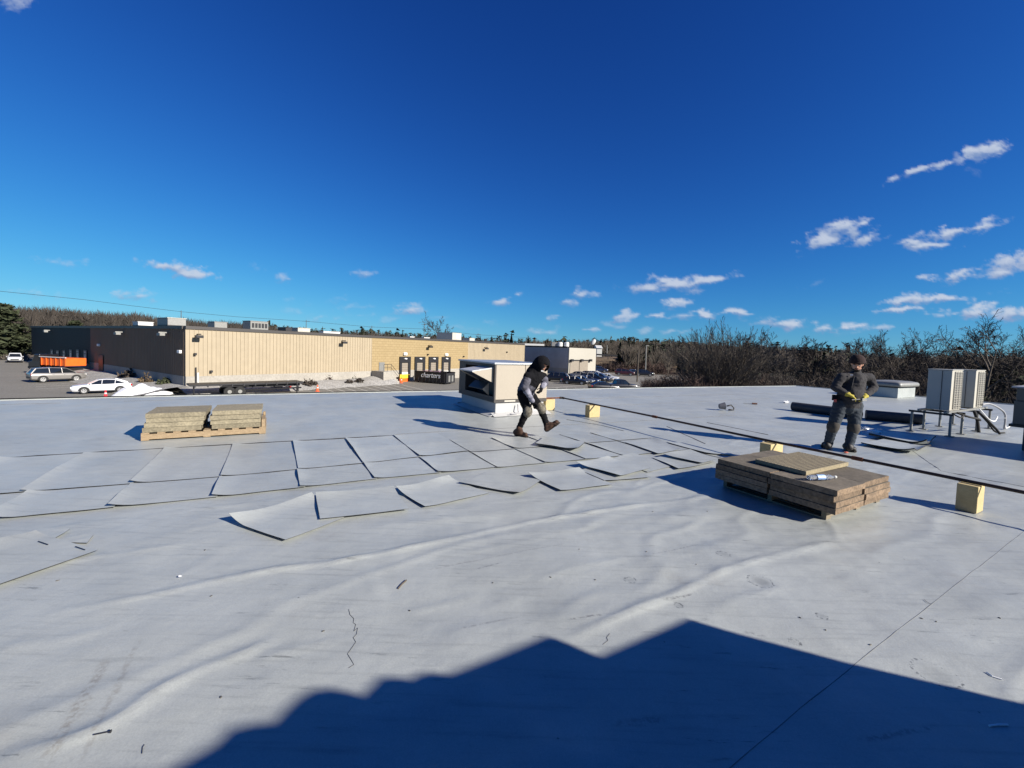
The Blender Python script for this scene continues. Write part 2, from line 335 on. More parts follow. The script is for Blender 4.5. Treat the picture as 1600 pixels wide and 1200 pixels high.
def membrane(name, tint=1.0, marks=True):
    m = bpy.data.materials.new(name); m.use_nodes = True
    nt = m.node_tree; N, L = nt.nodes, nt.links; b = N['Principled BSDF']
    b.inputs['Roughness'].default_value = .52; b.inputs['Specular IOR Level'].default_value = .8
    geo = N.new('ShaderNodeNewGeometry'); pos = geo.outputs['Position']
    def noise(scale, detail=5, vec=pos, rg=.6):
        n = N.new('ShaderNodeTexNoise'); n.inputs['Scale'].default_value = scale; n.inputs['Detail'].default_value = detail; n.inputs['Roughness'].default_value = rg
        L.new(vec, n.inputs['Vector']); return n.outputs[0]
    def rng(v, a, b_, c, d, smooth=False):
        r = N.new('ShaderNodeMapRange'); r.interpolation_type = 'SMOOTHSTEP' if smooth else 'LINEAR'
        for k, x in zip(('From Min', 'From Max', 'To Min', 'To Max'), (a, b_, c, d)): r.inputs[k].default_value = x
        L.new(v, r.inputs['Value']); return r.outputs[0]
    def mul(a, bb, f=1.0):
        x = N.new('ShaderNodeMix'); x.data_type = 'RGBA'; x.blend_type = 'MULTIPLY'; x.inputs['Factor'].default_value = f
        L.new(a, x.inputs['A']); L.new(bb, x.inputs['B']); return x.outputs['Result']
    def mp(rot, sc):
        q = N.new('ShaderNodeMapping'); q.inputs['Rotation'].default_value = (0, 0, -rot); q.inputs['Scale'].default_value = sc
        L.new(pos, q.inputs[0]); return q.outputs[0]
    base = N.new('ShaderNodeMix'); base.data_type = 'RGBA'
    base.inputs['A'].default_value = (.352 * tint, .372 * tint, .356 * tint, 1); base.inputs['B'].default_value = (.288 * tint, .307 * tint, .298 * tint, 1)
    L.new(rng(noise(.55, 6), .35, .68, 0, 1), base.inputs['Factor']); c = base.outputs['Result']
    c = mul(c, rng(noise(2.3, 6, rg=.7), .3, .72, 1.06, .90))
    dirt = N.new('ShaderNodeMix'); dirt.data_type = 'RGBA'; dirt.inputs['B'].default_value = (.235, .22, .19, 1); L.new(c, dirt.inputs['A'])
    L.new(rng(noise(1.05, 7, rg=.72), .56, .78, 0, .45, True), dirt.inputs['Factor']); c = dirt.outputs['Result']                       # grime
    c = mul(c, rng(noise(3.0, 5, mp(TH, (.5, 9, 1))), .5, .74, 1.04, .86, True))     # drag marks along the rows
    c = mul(c, rng(noise(150, 2), .3, .7, .90, 1.08))                               # fine speckle
    if not marks:   # sheets cut from different rolls
        oi = N.new('ShaderNodeObjectInfo'); c = mul(c, rng(oi.outputs['Random'], 0, 1, .92, 1.07))
    if marks:
        sm = rng(noise(1.3, 3), .44, .60, 0, 1, True)
        sc_ = rng(noise(7.0, 6, mp(TH + .15, (.35, 3.2, 1)), rg=.75), .585, .66, 0, 1, True)
        mm = N.new('ShaderNodeMath'); mm.operation = 'MULTIPLY'; L.new(sm, mm.inputs[0]); L.new(sc_, mm.inputs[1])
        c = mul(c, rng(mm.outputs[0], 0, 1, 1, .55))
        vo = N.new('ShaderNodeTexVoronoi'); vo.inputs['Scale'].default_value = 5.5; L.new(pos, vo.inputs['Vector'])
        dot = rng(vo.outputs['Distance'], .015, .04, 1, 0)
        gate = rng(noise(1.6, 2), .54, .58, 0, 1)
        mm = N.new('ShaderNodeMath'); mm.operation = 'MULTIPLY'; L.new(dot, mm.inputs[0]); L.new(gate, mm.inputs[1])
        c = mul(c, rng(mm.outputs[0], 0, 1, 1, .35))
        for (px, py, rad, k) in ((1188, 907, .085, .70), (1462, 1052, .10, .82), (1130, 866, .05, .80), (985, 905, .045, .80), (1285, 962, .035, .72), (1240, 1000, .03, .75), (1060, 945, .03, .75)):
            g = G(px, py)
            vv = N.new('ShaderNodeVectorMath'); vv.operation = 'DISTANCE'; vv.inputs[1].default_value = (g.x, g.y, 0); L.new(pos, vv.inputs[0])
            wob = N.new('ShaderNodeMath'); wob.operation = 'MULTIPLY_ADD'; wob.inputs[1].default_value = .06; L.new(noise(14, 4), wob.inputs[0]); L.new(vv.outputs['Value'], wob.inputs[2])
            fill = rng(wob.outputs[0], rad * .6, rad + .035, k, 1, True); c = mul(c, fill)
            d1 = N.new('ShaderNodeMath'); d1.operation = 'SUBTRACT'; d1.inputs[1].default_value = rad + .025; L.new(wob.outputs[0], d1.inputs[0])
            d2 = N.new('ShaderNodeMath'); d2.operation = 'ABSOLUTE'; L.new(d1.outputs[0], d2.inputs[0])
            ring = rng(d2.outputs[0], .003, .009, 1, 0)
            gt = rng(noise(60, 2), .5, .56, 0, 1)
            mm = N.new('ShaderNodeMath'); mm.operation = 'MULTIPLY'; L.new(ring, mm.inputs[0]); L.new(gt, mm.inputs[1])
            c = mul(c, rng(mm.outputs[0], 0, 1, 1, .38))
    if marks:   # brown drag tracks and boot scuffs
        for (x0, y0, x1, y1, wd, k, tint_) in ((60, 1215, 172, 1015, .035, .5, (.16, .14, .11)), (110, 1215, 225, 985, .02, .35, (.16, .14, .11)), (640, 895, 900, 845, .012, .5, (.15, .15, .15)), (700, 985, 820, 960, .014, .5, (.13, .13, .13)), (880, 968, 960, 958, .012, .7, (.11, .11, .11)), (1000, 870, 1110, 846, .010, .6, (.13, .13, .13)), (1030, 940, 1090, 925, .014, .7, (.11, .11, .11)), (735, 890, 790, 876, .010, .7, (.11, .11, .11)), (1330, 1160, 1480, 1130, .02, .6, (.12, .12, .12)), (950, 1130, 1050, 1118, .03, .5, (.14, .14, .13)), (1160, 985, 1200, 993, .02, .6, (.15, .15, .15))):
            pa, pb_ = G(x0, y0), G(x1, y1); dv = (pb_ - pa); ln_ = dv.length; dv.normalize(); nv_ = Vector((-dv.y, dv.x, 0))
            def dot(vec, off):
                q = N.new('ShaderNodeVectorMath'); q.operation = 'DOT_PRODUCT'; q.inputs[1].default_value = vec; L.new(pos, q.inputs[0])
                r_ = N.new('ShaderNodeMath'); r_.operation = 'SUBTRACT'; r_.inputs[1].default_value = off; L.new(q.outputs['Value'], r_.inputs[0]); return r_.outputs[0]
            al, ac_ = dot(dv, dv.dot(pa)), dot(nv_, nv_.dot(pa)); wv = N.new('ShaderNodeMath'); wv.operation = 'MULTIPLY_ADD'; wv.inputs[1].default_value = wd * 2.2; L.new(noise(6, 3), wv.inputs[0]); L.new(ac_, wv.inputs[2])
            ab = N.new('ShaderNodeMath'); ab.operation = 'ABSOLUTE'; sh_ = N.new('ShaderNodeMath'); sh_.operation = 'SUBTRACT'; sh_.inputs[1].default_value = wd * 1.1; L.new(wv.outputs[0], sh_.inputs[0]); L.new(sh_.outputs[0], ab.inputs[0])
            f1 = rng(ab.outputs[0], wd * .2, wd, 1, 0, True); f2 = rng(al, 0, ln_ * .25, 0, 1, True); f3 = rng(al, ln_ * .75, ln_, 1, 0, True); f4 = rng(noise(38, 4, rg=.7), .40, .60, 0, k, True)
            cur_ = f1
            for fx in (f2, f3, f4):
                q = N.new('ShaderNodeMath'); q.operation = 'MULTIPLY'; L.new(cur_, q.inputs[0]); L.new(fx, q.inputs[1]); cur_ = q.outputs[0]
            mxx = N.new('ShaderNodeMix'); mxx.data_type = 'RGBA'; mxx.inputs['B'].default_value = (*tint_, 1); L.new(cur_, mxx.inputs['Factor']); L.new(c, mxx.inputs['A']); c = mxx.outputs['Result']
    L.new(c, b.inputs['Base Color'])
    L.new(rng(noise(1.2, 4), .3, .7, .36, .52), b.inputs['Roughness'])
    bp = N.new('ShaderNodeBump'); bp.inputs['Strength'].default_value = .35; bp.inputs['Distance'].default_value = .012; L.new(noise(7, 6, rg=.55), bp.inputs['Height'])
    bp2 = N.new('ShaderNodeBump'); bp2.inputs['Strength'].default_value = .12; bp2.inputs['Distance'].default_value = .002; L.new(noise(220, 2), bp2.inputs['Height'])
    L.new(bp.outputs[0], bp2.inputs['Normal']); L.new(bp2.outputs[0], b.inputs['Normal'])
    return m
m_bit = M('bitumen', (.02, .02, .021), 1, spec=0)
m_roof = membrane('roof_membrane')
m_sheet = membrane('sheet_membrane', 1.03, False)

# ------------------------------------------------------------------ the flat roof we stand on
EDGE_U = [-60, -5.6, -2.0, 3.5, 9.75, 14.7, 26.4]; EDGE_V = [14.45, 14.5, 14.6, 14.5, 14.15, 13.95, 13.2]
def vedge(a): return float(np.interp(a, EDGE_U, EDGE_V))
def px_line(pts): return [G(x, y) for x, y in pts]
RIDGES = [  # picture path, height, half width
 ([(60, 958), (200, 935), (340, 905), (430, 888), (520, 878), (620, 860), (720, 838), (830, 814), (930, 800), (1030, 785), (1130, 772)], .022, .05),
 ([(0, 1178), (90, 1162), (180, 1125), (250, 1075), (320, 1040), (380, 1020), (430, 995)], .020, .045),
 ([(880, 1000), (960, 965), (1060, 925), (1130, 890), (1200, 870), (1260, 856), (1310, 845)], .018, .05),
 ([(1310, 845), (1300, 822), (1288, 805)], .014, .04), ([(1310, 845), (1350, 868), (1400, 882)], .010, .04),
 ([(560, 875), (580, 910), (605, 950)], .010, .035), ([(1640, 1010), (1590, 1060), (1570, 1090)], .016, .05),
 ([(640, 955), (700, 940), (760, 925)], .006, .04), ([(820, 912), (900, 885), (1000, 868)], .006, .05),
 ([(0, 1010), (80, 1000), (160, 985)], .008, .06), ([(400, 1030), (470, 1010), (520, 1000)], .010, .04),
 ([(1330, 790), (1420, 740), (1500, 705)], .006, .05), ([(60, 880), (200, 862), (330, 842)], .008, .05), ([(690, 868), (800, 850), (900, 825)], .006, .04),
 ([(980, 770), (1010, 740), (1035, 728)], .006, .04), ([(1100, 960), (1160, 930), (1230, 915)], .008, .05), ([(280, 900), (330, 870), (350, 850)], .006, .05)]
RIDGE3 = [(px_line(p), h, w) for p, h, w in RIDGES]
def roof_height(X, Y):
    z = .0016 * (np.sin(X * 3.1 + 1.7 * np.sin(Y * 1.3)) + np.sin(Y * 4.3 + 2 * np.sin(X * .9)) + np.sin((X + Y) * 7.7 + np.sin(X * 5))) - .006
    A_ = X * UX.x + Y * UX.y; B_ = X * VX.x + Y * VX.y
    near = .45 + .55 * np.clip((6.2 - B_) / 2.0, 0, 1)
    near = near * np.clip(1 - (np.abs(B_ - 6.2) < 1.3) * .9, .15, 1)
    nz_ = fbm(A_ * .75 + 40 + B_ * .25, B_ * 3.6 + 60 + A_ * .5, 4, .5); nz3 = fbm(A_ * 2.1 + 9, B_ * 2.4 + 77, 4, .55)
    pat = np.clip((fbm(A_ * .5 + 3, B_ * .5 + 8, 2) - .38) / .25, 0, 1)
    rn = 1 - np.abs(2 * fbm(A_ * .42 + 13 + .5 * B_, B_ * 1.25 + 21 - .3 * A_, 3, .5) - 1); cr = np.clip((rn - .84) / .16, 0, 1) ** 1.4
    rn2 = 1 - np.abs(2 * fbm(A_ * 1.3 + 53, B_ * .9 + 11 + .6 * A_, 3, .5) - 1); cr2 = np.clip((rn2 - .86) / .14, 0, 1) ** 1.4
    z += near * (cr * .0075 * np.clip(pat + .25, 0, 1) + cr2 * .005 * pat) * np.clip((6.0 - B_) * 1.5, .25, 1)
    z += near * ((nz_ - .5) * .022 * pat + (nz3 - .5) * .010)
    wob = 1 + .35 * np.sin(X * 9 + 3 * np.sin(Y * 6))
    for pts, h, w in RIDGE3:
        best = np.full(X.shape, 1e9); par = np.zeros(X.shape); k = len(pts) - 1
        for i in range(k):
            ax, ay = pts[i].x, pts[i].y; dx, dy = pts[i + 1].x - ax, pts[i + 1].y - ay
            t = np.clip(((X - ax) * dx + (Y - ay) * dy) / (dx * dx + dy * dy), 0, 1)
            d = np.hypot(X - ax - dx * t, Y - ay - dy * t)
            u_ = d < best; best[u_] = d[u_]; par[u_] = ((i + t) / k)[u_]
        end = np.clip(np.minimum(par, 1 - par) * 5, 0, 1) ** .6
        z += h * .56 * end * wob * (np.exp(-(best / (w * .5)) ** 2) + .3 * np.exp(-(best / (w * 1.3)) ** 2))
    return z
us = np.concatenate([np.arange(-60, -12, 3), np.arange(-12, -3, .3), np.arange(-3, 8, .045), np.arange(8, 26.4, .3), [26.4]])
ts = np.concatenate([np.arange(-12, 0, .5), np.arange(0, 7, .03), np.arange(7, 14.4, .12)])
ts = (ts - ts[0]) / (14.5 - ts[0])
ts = np.append(ts, 1.0)
A2 = np.repeat(us[:, None], len(ts), 1); E2 = np.array([vedge(a) for a in us])[:, None]
B2 = -12 + (E2 + 12) * ts[None, :]
X2 = A2 * UX.x + B2 * VX.x; Y2 = A2 * UX.y + B2 * VX.y
Z2 = roof_height(X2, Y2)
verts = np.stack([X2, Y2, Z2], -1).reshape(-1, 3)
nt_ = len(ts); ii, jj = np.meshgrid(np.arange(len(us) - 1), np.arange(nt_ - 1), indexing='ij')
q0 = (ii * nt_ + jj).ravel(); faces = np.stack([q0, q0 + nt_, q0 + nt_ + 1, q0 + 1], 1)
me = bpy.data.meshes.new('roof'); me.from_pydata(verts.tolist(), [], faces.tolist()); me.materials.append(m_roof)
me.polygons.foreach_set('use_smooth', [True] * len(faces)); me.update()
roof = bpy.data.objects.new('roof', me); COL.objects.link(roof); tag(roof, kind='structure'); ORG['roof'] = Vector((0, 0, 0))
# metal edge, fascia and wall of our building
mb = MB(); mb2 = MB()
for i in range(len(EDGE_U) - 1):
    p, q = W(EDGE_U[i], EDGE_V[i]), W(EDGE_U[i + 1], EDGE_V[i + 1])
    n = VX
    mb.box(p - n * .06 + ZV * -.01, q - p, n * .08, ZV * .022)
    mb2.box(p + n * .021 + ZV * -.28, q - p, n * .03, ZV * .31)
p, q = W(26.4, 13.2), W(26.4, -12)
mb.box(p + ZV * -.01, q - p, UX * .08, ZV * .035)
mb.build('edge_strip', m_roof, roof)
mb = MB()
for i in range(3):
    p, q = W(EDGE_U[i], EDGE_V[i]), W(EDGE_U[i + 1], EDGE_V[i + 1]); mb.box(p - VX * .05 + ZV * .0125, q - p, VX * .075, ZV * .016)
mb.build('drip_edge', m_bit, roof)
mb2.build('edge_flashing', m_bit, roof)
mb = MB()
foot = [W(-60, -12), W(-60, 14.3)] + [W(a, b - .15) for a, b in zip(EDGE_U[1:], EDGE_V[1:])] + [W(26.3, -12)]
mb.prism([p + ZV * -4.5 for p in foot], ZV * 4.46)
mb.build('wall', m_conc, roof)
# lapped seams: the upper membrane's thick edge
def seam(pts, w=.012, hgt=.004, mat=m_seam, dz=.0, name='seam'):
    mb = MB()
    dense = []
    for p, q in zip(pts[:-1], pts[1:]):
        k = max(2, int((q - p).length / .06))
        dense += [p.lerp(q, i / k) for i in range(k)]
    dense.append(pts[-1])
    xs = np.array([p.x for p in dense]); ys = np.array([p.y for p in dense]); zs = roof_height(xs, ys)
    n = len(dense); vs = []; fs = []
    for i, p in enumerate(dense):
        d = (dense[min(i + 1, n - 1)] - dense[max(i - 1, 0)]); d.z = 0; d.normalize(); s = Vector((-d.y, d.x, 0)) * w * (.6 + .4 * math.sin(i * .9) * math.sin(i * .37)) / 2
        z = ZV * (zs[i] + hgt)
        vs += [Vector((p.x, p.y, 0)) + z + s, Vector((p.x, p.y, 0)) + z - s, Vector((p.x, p.y, zs[i] - .01)) - s, Vector((p.x, p.y, zs[i] - .01)) + s]
    for i in range(n - 1):
        for k in range(4):
            a, b = i * 4 + k, i * 4 + (k + 1) % 4
            fs.append((a, a + 4, b + 4, b))
    mb.add(vs, fs); return mb.build(name, mat, roof)
seam(px_line([(1120, 1215), (1250, 1105), (1335, 1037), (1600, 830), (1700, 760)]), .0032, .0015, M('worn_seam', (.16, .165, .165), .8))
seam([W(1.9, 7.62), W(3.7, 7.5), W(5.2, 7.37), W(8.4, 7.13), W(11, 7.0)], .012, .004)
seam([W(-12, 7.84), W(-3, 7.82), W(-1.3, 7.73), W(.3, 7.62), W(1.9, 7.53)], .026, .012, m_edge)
seam([W(8, 9.6), W(12, 9.5), W(17, 9.35)], .012, .004)
seam([W(9, 11.2), W(14, 11.0), W(20, 10.7)], .012, .004)
seam([W(-6, 13.6), W(-4.3, 13.65)], .02, .005)
seam([W(-3.2, 13.7), W(-2.0, 13.7)], .02, .005)
seam(px_line([(1105, 660), (1200, 679)]), .03, .008); seam(px_line([(1042, 666), (1102, 693)]), .02, .006)
seam(px_line([(885, 655), (940, 664), (1019, 685), (1100, 709), (1160, 722)]), .02, .006)
seam(px_line([(1420, 700), (1470, 735), (1600, 760)]), .008, .003)

# ------------------------------------------------------------------ ground, lot, berms, hills
GZ = -4.5
mb = MB(); mb.add([(-1500, -300, GZ - .03), (1500, -300, GZ - .03), (1500, 2500, GZ - .03), (-1500, 2500, GZ - .03)], [(0, 1, 2, 3)])
tag(mb.build('ground', m_dirt), kind='structure')
mb = MB(); lot = [(-140, 0), (60, 0), (52, 60), (48, 118), (20, 128), (-20, 160), (-140, 90)]
mb.add([(x, y, GZ) for x, y in lot], [tuple(range(len(lot)))])
park = tag(mb.build('parking_lot', m_asphalt), kind='structure')
def stripe(p, q, w=.12, name='painted_line'):
    d = (q - p).normalized(); s = Vector((-d.y, d.x, 0)) * w / 2; z = ZV * .004
    MB().add([p + s + z, p - s + z, q - s + z, q + s + z], [(0, 1, 2, 3)]).build(name, m_stripe, park)
for k in range(9):
    x = 492 + 17 * k
    stripe(G(x, 602.5 - .15 * k, GZ), G(x + 30 + 2 * k, 612.5, GZ), .13)
for y0 in (601, 604, 607.5): stripe(G(56, y0 + .5, GZ), G(124, y0 - 3.2, GZ), .12)
for k in range(5): stripe(G(858 + 14 * k, 606, GZ), G(848 + 14 * k, 610, GZ), .13)
stripe(G(850, 607, GZ), G(960, 598, GZ), .2)

def terrain(name, cols, mat, rows=6):
    """cols: list of (near point, far point) - a sheet sloping between them"""
    mb = MB(); vs = []; n = len(cols)
    for a, b in cols:
        for k in range(rows + 1):
            t = k / rows; p = a.lerp(b, t); p.z = a.z + (b.z - a.z) * (3 * t * t - 2 * t ** 3); vs.append(p)
    fs = [(i * (rows + 1) + k, (i + 1) * (rows + 1) + k, (i + 1) * (rows + 1) + k + 1, i * (rows + 1) + k + 1) for i in range(n - 1) for k in range(rows)]
    mb.add(vs, fs); return tag(mb.build(name, mat, smooth=True), kind='structure')
def skyline(pts, x): return float(np.interp(x, [p[0] for p in pts], [p[1] for p in pts]))
rng_ = np.random.default_rng(3)
def far_wood(name, pts, y_near, y_far, tree_h, count, ever, x0, x1, mat, label, cat='woodland', drop=1.4):
    """a wooded slope whose tree tops follow the given skyline"""
    xs = np.linspace(x0, x1, 60); cols = []
    for x in xs:
        top = at(x, skyline(pts, x), y_far); top.z -= tree_h * drop
        top.z = max(top.z, GZ)
        nr = at(x, 560, y_near); nr.z = GZ - .02
        cols.append((nr, top))
    terrain(name + '_hill', cols, m_hill)
    V = []; Fc = []
    for i in range(count):
        x = x0 + (x1 - x0) * rng_.random(); t = rng_.random() ** .45
        j = (x - x0) / (x1 - x0) * 59; k = min(int(j), 58); fr = j - k
        a = cols[k][0].lerp(cols[k + 1][0], fr); b = cols[k][1].lerp(cols[k + 1][1], fr)
        p = a.lerp(b, t); p.z = a.z + (b.z - a.z) * (3 * t * t - 2 * t ** 3)
        h = tree_h * (.65 + .5 * rng_.random()); p = np.array(p)
        is_ever = rng_.random() < ever
        n = 46
        if is_ever:
            hh = rng_.random(n) ** 1.3; r = (1 - hh) * h * .24 * (.5 + rng_.random(n)); an = rng_.random(n) * 6.283
            c = np.stack([r * np.cos(an), r * np.sin(an), hh * h], 1) + p; s = h * .07 * (.6 + .8 * rng_.random((n, 1)))
            d1 = rng_.normal(size=(n, 3)); d2 = rng_.normal(size=(n, 3)); d1[:, 2] *= .4
            tri = np.stack([c + d1 * s, c + d2 * s, c - d1 * s * .8 + d2 * s * .2], 1)
            tp_ = p + [0, 0, h]; wc = h * .15
            tri[0] = [p + [-wc, 0, h * .08], p + [wc, 0, h * .08], tp_]; tri[1] = [p + [0, -wc, h * .08], p + [0, wc, h * .08], tp_]; tri[2] = [p + [-wc * .7, wc * .7, h * .08], p + [wc * .7, -wc * .7, h * .08], tp_]
        else:
            an = rng_.random(n) * 6.283; sp = .1 + .28 * rng_.random(n)
            base = np.stack([np.cos(an) * sp * h * .35, np.sin(an) * sp * h * .35, h * (.25 + .4 * rng_.random(n))], 1) + p
            tip = np.stack([np.cos(an) * sp * h * 1.1, np.sin(an) * sp * h * 1.1, h * (.6 + .4 * rng_.random(n)) * np.sqrt(1 - (sp * 1.2) ** 2)], 1) + p
            base[0] = p; tip[0] = p + [0, 0, h * .9]
            wd = h * .018 * (.6 + rng_.random((n, 1))); side = np.stack([np.ones(n), np.zeros(n), rng_.normal(size=n) * .3], 1) * wd
            tri = np.stack([base - side, base + side, tip], 1)
        m0 = len(V) * 3; V.append(tri.reshape(-1, 3)); Fc.append((tri.shape[0], 1 if is_ever else 0))
    vv = np.concatenate(V); nf = len(vv) // 3
    me = bpy.data.meshes.new(name); me.from_pydata(vv.tolist(), [], np.arange(nf * 3).reshape(-1, 3).tolist())
    me.materials.append(mat); me.materials.append(m_ever)
    me.polygons.foreach_set('material_index', np.concatenate([np.full(k, m) for k, m in Fc]).astype(int).tolist()); me.update()
    ob = bpy.data.objects.new(name, me); COL.objects.link(ob)
    return tag(ob, label, cat, kind='stuff')
far_wood('left_woodland', [(-260, 470), (0, 474), (60, 478), (120, 481), (165, 487), (215, 484), (240, 493), (330, 500), (420, 506)], 150, 235, 11, 900, .0, -260, 430, m_wood_far, 'brown leafless wood on the hill above the black end of the warehouse', drop=1.0)
far_wood('middle_woodland', [(200, 503), (330, 501), (370, 499), (420, 502), (500, 508), (530, 510), (560, 507), (600, 513), (680, 519), (760, 526), (830, 528), (880, 526), (930, 524), (1000, 523), (1060, 526), (1110, 531), (1160, 533), (1260, 540), (1340, 545)], 230, 460, 14, 2600, .34, 200, 1330, m_wood_far, 'dark evergreen wood along the low ridge behind the warehouse')
far_wood('right_woodland', [(960, 545), (1020, 536), (1080, 536), (1200, 542), (1300, 545), (1400, 543), (1700, 545), (2000, 545)], 110, 210, 9, 1500, .18, 980, 2000, m_wood_far, 'grey brown bare wood filling the low ground on the right')
cols = []
for x in np.linspace(915, 1080, 14): 
    a = at(x, 582, 126); a.z = GZ - .02; b = at(x, 557 + .02 * (x - 930), 152); cols.append((a, b))
terrain('grass_bank', cols, m_bank)
cols = []
for x in np.linspace(-160, 62, 14):
    a = at(x, 568, 96); a.z = GZ - .02; b = at(x, 548, 130); cols.append((a, b))
terrain('field_bank', cols, m_bank)
# ------------------------------------------------------------------ warehouse
C0 = at(290, 600, 46.0); C0.z = 0
TD = ray(1257, 561); TD.z = 0; TD.normalize()           # along the tan wall
DD = Vector((-.841, .541, 0)).normalized()               # along the dark end wall
TN = Vector((TD.y, -TD.x, 0))                            # outward from the tan wall
DN = Vector((-DD.y, DD.x, 0)); DN = DN if DN.dot(-C0) > 0 else -DN
def s_at(px, d=TD, off=Vector((0, 0, 0))):
    r = ray(px, 555); c = C0 + off                        # horizontal intersection of the view column with the wall
    return (r.x * c.y - r.y * c.x) / (d.x * r.y - d.y * r.x)
def wz(px, py, d=TD, off=Vector((0, 0, 0))):
    p = C0 + off + d * s_at(px, d, off); return at(px, py, p.y).z
Z_SB, Z_ST, Z_FT = wz(290, 588.4), wz(290, 514), wz(290, 509)
wh = thing('warehouse', 'long tan and black metal warehouse with loading docks across the parking lot', 'warehouse', (C0.x, C0.y, GZ))
def ribbed(name, s0, s1, d, n, z0, z1, mat, pitch=.42, dep=.05, rib=.07):
    mb = MB(); k = int((s1 - s0) / pitch); prof = []
    for i in range(k):
        a = s0 + (s1 - s0) * i / k
        prof += [(a, 0), (a + (s1 - s0) / k - rib, 0), (a + (s1 - s0) / k - rib * .75, dep), (a + (s1 - s0) / k - rib * .25, dep)]
    prof.append((s1, 0)); vs = []
    for s, o in prof:
        p = C0 + d * s + n * o; vs += [p + ZV * z0, p + ZV * z1]
    fs = [(2 * i, 2 * i + 2, 2 * i + 3, 2 * i + 1) for i in range(len(prof) - 1)]
    if d.cross(ZV).dot(n) < 0: fs = [f[::-1] for f in fs]
    mb.add(vs, fs); return mb.build(name, mat, wh)
S_BR, S_T2, S_END = s_at(581), s_at(731), s_at(819)
D_BK, D_END = s_at(142, DD), s_at(50, DD)
ribbed('metal_siding', 0, S_BR, TD, TN, Z_SB, Z_ST, m_tan)
ribbed('metal_siding', S_T2, S_END, TD, TN, Z_SB, Z_ST, m_tan)
ribbed('grey_siding', 0, D_BK, DD, DN, Z_SB, Z_ST, m_grey_side, .5, .03)
ribbed('black_siding', D_BK, D_END, DD, DN, Z_SB - .3, Z_ST, m_black_side, .5, .03)
# painted block wall between the two metal sections
m_blockwall = bpy.data.materials.new('painted_block'); m_blockwall.use_nodes = True
N_, L_ = m_blockwall.node_tree.nodes, m_blockwall.node_tree.links
g_ = N_.new('ShaderNodeNewGeometry'); dt = N_.new('ShaderNodeVectorMath'); dt.operation = 'DOT_PRODUCT'; dt.inputs[1].default_value = TD; L_.new(g_.outputs['Position'], dt.inputs[0])
sx = N_.new('ShaderNodeSeparateXYZ'); L_.new(g_.outputs['Position'], sx.inputs[0]); cb = N_.new('ShaderNodeCombineXYZ'); L_.new(dt.outputs['Value'], cb.inputs[0]); L_.new(sx.outputs[2], cb.inputs[1])
bk = N_.new('ShaderNodeTexBrick'); bk.inputs['Scale'].default_value = 1; bk.inputs['Brick Width'].default_value = .8; bk.inputs['Row Height'].default_value = .4; bk.inputs['Mortar Size'].default_value = .018
bk.inputs['Color1'].default_value = (.30, .225, .115, 1); bk.inputs['Color2'].default_value = (.275, .205, .102, 1); bk.inputs['Mortar'].default_value = (.21, .15, .07, 1)
L_.new(cb.outputs[0], bk.inputs['Vector']); L_.new(bk.outputs['Color'], N_['Principled BSDF'].inputs['Base Color']); N_['Principled BSDF'].inputs['Roughness'].default_value = .85
b_ = N_.new('ShaderNodeBump'); b_.inputs['Strength'].default_value = .6; b_.inputs['Distance'].default_value = .02; b_.invert = True; L_.new(bk.outputs['Fac'], b_.inputs['Height']); L_.new(b_.outputs[0], N_['Principled BSDF'].inputs['Normal'])
mb = MB(); mb.box(C0 + TD * S_BR + ZV * Z_SB - TN * .3, TD * (S_T2 - S_BR), TN * .33, ZV * (Z_ST - Z_SB)); mb.build('block_wall', m_blockwall, wh)
mb = MB()
mb.box(C0 + ZV * GZ - TN * .4 + TD * .0, TD * S_END, TN * .46, ZV * (Z_SB - GZ)); mb.build('foundation', m_conc, wh)
mb = MB(); mb.box(C0 + ZV * GZ + DD * .47 + DN * .04 - DN * .4, DD * D_BK, DN * .4, ZV * (Z_SB - GZ)); mb.build('foundation', m_conc, wh)
mb = MB(); mb.box(C0 + ZV * Z_ST - TN * .5, TD * S_END, TN * .62, ZV * (Z_FT - Z_ST)); mb.build('fascia', m_fascia, wh)
mb = MB(); mb.box(C0 + ZV * Z_ST - DN * .5 + DD * .6, DD * D_END, DN * .62, ZV * (Z_FT - Z_ST) * .98); mb.build('fascia', m_fascia, wh)
mb = MB(); mb.prism([C0 + TN * -.3 + DN * -.3 + ZV * GZ, C0 + TD * (S_END - .1) - TN * .3 + ZV * GZ, C0 + TD * (S_END - .1) + DD * 40 + ZV * GZ, C0 + DD * (D_END - .1) + TD * 25 + ZV * GZ, C0 + DD * (D_END - .1) - DN * .3 + ZV * GZ], ZV * (Z_FT - GZ - .15))
mb.build('roof_body', m_wroof, wh)
mb = MB(); mb.box(C0 + TD * S_END + ZV * GZ + TN * .06, -TN * 6, TD * .1, ZV * (Z_FT - GZ - .02)); mb.build('end_trim', m_tan, wh)
